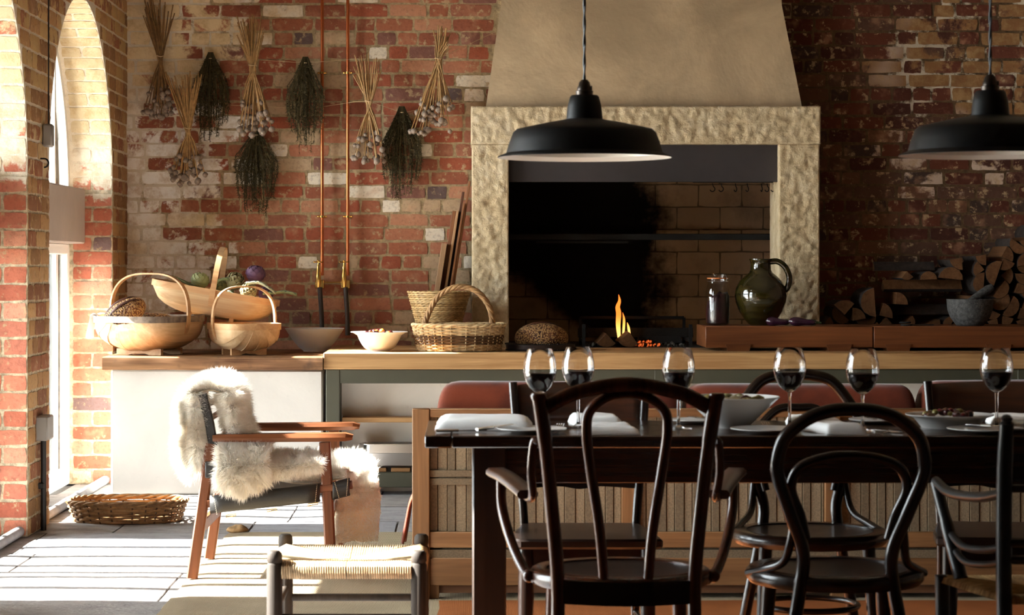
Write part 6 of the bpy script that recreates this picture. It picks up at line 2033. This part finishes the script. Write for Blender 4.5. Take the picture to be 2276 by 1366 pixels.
# leather sling, folded round the rails
def sling(u, v):
    p = N(470 + (712-470)*u, 1117 + (1089-1117)*u)
    y = YN - 0.024 + (YFAR + 0.024 - (YN - 0.024))*v
    s = 4*v*(1-v)
    return Vector((p.x, y, p.z + 0.026 - 0.035*s))
m = MB().grid(sling, 14, 14)
o = m.build('leather_seat', M['leather'], t, smooth=180)
o.modifiers.new('thick', 'SOLIDIFY').thickness = 0.005
for y, s in ((YN, -1), (YFAR, 1)):
    pts = []
    prof = [(0.022, 0.030), (0.026, 0.0), (0.024, -0.022), (0.012, -0.036), (-0.018, -0.034)]
    for (ua, ub) in (((468, 1118), (712, 1092)), ((740, 1088), (778, 1078))):
        m = MB()
        A, B = N(*ua), N(*ub)
        for q in range(9):
            c = A.lerp(B, q/8)
            for (dy, dz) in prof:
                m.v.append((c.x, y + s*dy*1.1, c.z + dz*1.05))
        k = len(prof)
        m.f = [(q*k+j, q*k+j+1, (q+1)*k+j+1, (q+1)*k+j) for q in range(8) for j in range(k-1)]
        o = m.build('leather_wrap', M['leather'], t, smooth=60)
        o.modifiers.new('thick', 'SOLIDIFY').thickness = 0.004
    m = MB()
    for (ua, ub) in (((476, 1096), (484, 1140)), ((706, 1072), (702, 1112)), ((745, 1070), (755, 1106)), ((774, 1062), (771, 1098))):
        A, B = N(*ua), N(*ub)
        for q in range(11):
            c = A.lerp(B, q/10)
            m.ball((c.x, y + s*0.031, c.z), 0.0016, 0.0012, 0.0024, 5, 4)
    stuff(m.build('stitching', M['stitch'], t, smooth=0))
    for px, py in ((513, 1146), (604, 1134), (695, 1121)):
        c = N(px, py); c.y = y - s*0.01
        MB().tube([c + Vector((0.02*dx, 0, 0.006*dz)) for dx, dz in ((-1, -1), (1, 0.2), (1, 1.2), (-1, 0.2))], 0.0018, 5, closed=True).build('buckle', M['brass'], t)

# sheepskin
DS = (YN + YFAR)/2
HP = curve([P(x, y, DS) for x, y in ((446, 1034), (428, 985), (428, 925), (438, 880), (462, 860), (494, 856), (516, 880), (526, 925), (540, 972), (566, 1012), (620, 1034), (680, 1040), (740, 1036), (786, 1034), (808, 1064), (812, 1120), (806, 1192))], 6)
nh = len(HP)
def hide(u, v):
    i = min(nh - 2, int(u*(nh-1))); f = u*(nh-1) - i
    p = HP[i].lerp(HP[i+1], f)
    w = 0.25 + 0.035*math.sin(u*9 + 0.5) + 0.02*math.sin(u*23) - 0.06*max(0, 0.10 - u)/0.10
    k = max(0.0, min(1.0, (u - 0.80)/0.08))          # the front end turns round the near corner
    y = DS + (v*2 - 1)*w*(1 - 0.93*k) - 0.20*k
    x = p.x + (v - 0.5)*0.17*k - 0.02*k
    puff = 0.02*mnoise.noise((u*9, v*4, 1.5))
    near = max(0, 1 - v/0.3)
    drop = 0.03*near if 0.56 < u < 0.80 else 0
    return Vector((x + puff*(1-k), y, p.z - drop + puff*0.6))
def spill(u, v):          # lobe over the near edge of the seat, beside the back
    c = P(486 + 108*u, 985 + (118 - 34*u*u - 26*(1-u)**3)*v, YN - 0.035)
    return Vector((c.x, c.y - 0.02*math.sin(PI*v) + 0.05*(1-v)**3, c.z + 0.01*mnoise.noise((u*5, v*4, 7))))
def spill2(u, v):         # lower roll along the near seat edge
    c = P(580 + 135*u, 1012 + (52 - 26*u)*v, YN - 0.03)
    return Vector((c.x, c.y - 0.015*math.sin(PI*v) + 0.08*(1-v)**2, c.z))
def wool(name, rgb, rgb2):
    g = G(name)
    isl = g.n('NewGeometry').outputs['Random Per Island']
    col = g.mix(isl, lin(*rgb), lin(*rgb2))
    nd = g.n('BsdfPrincipled', {'Base Color': col, 'Roughness': 0.9, 'Specular IOR Level': 0.1})
    tr = g.n('BsdfTranslucent', {'Color': col})
    mx = g.n('MixShader', {0: 0.5, 1: nd.outputs[0], 2: tr.outputs[0]})
    g.nt.links.new(mx.outputs[0], g.out.inputs[0])
    return g.m
M['wool'] = wool('sheep_wool', (250, 244, 234), (255, 254, 250))
M['suede'] = plain('sheepskin_back', (246, 234, 214), 0.9, var=0.04)
sk = thing('sheepskin', 'fluffy white sheepskin draped over the leather armchair', 'sheepskin', (P(500, 0, DS).x, DS, 0.45))
rng = np.random.default_rng(3)
def unit(a): return a / (np.linalg.norm(a, axis=1)[:, None] + 1e-9)
allv = []
def fleece(fn, NS, length, out, nu, nv, both=False, main=False):
    m = MB().grid(fn, nu, nv)
    o = m.build('hide', M['suede'], sk, smooth=180)
    o.modifiers.new('thick', 'SOLIDIFY').thickness = 0.006
    U = rng.random(NS); V = rng.random(NS)
    V = np.where(rng.random(NS) < 0.3, np.where(rng.random(NS) < 0.6, rng.random(NS)*0.08, 1 - rng.random(NS)*0.08), V)
    if not main:
        V = rng.random(NS)
    G3 = np.array([[tuple(fn(i/149, j/49)) for j in range(50)] for i in range(150)])
    def samp(u, v):
        a = np.clip(u, 0, 1)*149; b = np.clip(v, 0, 1)*49
        i = np.minimum(a.astype(int), 148); j = np.minimum(b.astype(int), 48)
        fa, fb_ = (a-i)[:, None], (b-j)[:, None]
        return (G3[i, j]*(1-fa)+G3[i+1, j]*fa)*(1-fb_) + (G3[i, j+1]*(1-fa)+G3[i+1, j+1]*fa)*fb_
    p0 = samp(U, V)
    du = samp(U + 0.01, V) - samp(U - 0.01, V); dv = samp(U, V + 0.02) - samp(U, V - 0.02)
    nr = unit(np.cross(dv, du))
    if main:
        if nr[np.argmin(abs(U-0.65) + abs(V-0.5)), 2] < 0: nr = -nr
        e = np.clip((0.14 - np.minimum(V, 1-V))/0.14, 0, 1)
        nr[:, 1] += np.where(V < 0.5, -1.0, 1.0)*e*1.6*(1 - np.clip((U-0.8)/0.06, 0, 1))
        nr[:, 2] -= np.clip((0.06 - U)/0.06, 0, 1)*1.2
    else:
        nr = np.where(nr[:, 1:2] > 0, -nr, nr)
        nr[:, 2] -= np.clip((V - 0.75)/0.25, 0, 1)*1.3
        nr[:, 0] += (np.clip((U - 0.8)/0.2, 0, 1) - np.clip((0.2 - U)/0.2, 0, 1))*1.0
    cl = np.stack([np.sin(p0[:, 0]*75 + 3*np.sin(p0[:, 2]*50)), np.sin(p0[:, 1]*70 + 2*np.sin(p0[:, 0]*50)), np.sin(p0[:, 2]*80 + 2*np.sin(p0[:, 1]*60))], 1)*0.32
    nr = unit(nr + cl + rng.normal(0, 0.22, (NS, 3)))
    Ln = length*(0.7 + 0.5*rng.random(NS))
    if main:
        Ln *= 1 - 0.72*np.clip((U - 0.86)/0.06, 0, 1)
        Ln *= np.where(U < 0.42, 1.25, 1.0)
    keep = Ln > 0.009
    curl = rng.normal(0, 0.35, (NS, 3)); curl[:, 2] -= 0.4
    p1 = p0 + nr*Ln[:, None]*0.5
    p2 = p1 + unit(nr + curl*0.5)*Ln[:, None]*0.5
    sd_ = unit(np.cross(nr, rng.normal(0, 1, (NS, 3))))*0.0011
    allv.append(np.stack([p0 - sd_, p0 + sd_, p1 - sd_, p1 + sd_, p2], 1)[keep])
fleece(hide, 64000, 0.052, 0, 70, 26, main=True)
fleece(spill, 9000, 0.042, 0, 16, 14)
def spill3(u, v):         # near edge of the part hanging behind the back
    c = P(418 + 36*u + 6*v, 872 + 165*v, YN + 0.03)
    return Vector((c.x, c.y - 0.02*math.sin(PI*u), c.z))
fleece(spill3, 9000, 0.045, 0, 10, 16)
def spill4(u, v):         # near edge of the part lying down the front of the back
    c = P(492 + 30*u + 26*v, 870 + 115*v, YN + 0.03)
    return Vector((c.x, c.y - 0.02*math.sin(PI*u), c.z))
fleece(spill4, 8000, 0.042, 0, 10, 16)
fleece(spill2, 6000, 0.034, 0, 16, 8)
vv = np.concatenate(allv)
ns = len(vv)
vv = vv.reshape(-1, 3) - np.array(sk.location)
base = (np.arange(ns)*5)[:, None]
me = bpy.data.meshes.new('fleece')
me.from_pydata(vv.tolist(), [], (base + np.array([[0, 1, 3, 2]])).tolist() + (base + np.array([[2, 3, 4]])).tolist())
me.polygons.foreach_set('use_smooth', [True]*len(me.polygons))
stuff(link('fleece', me, M['wool'], sk))
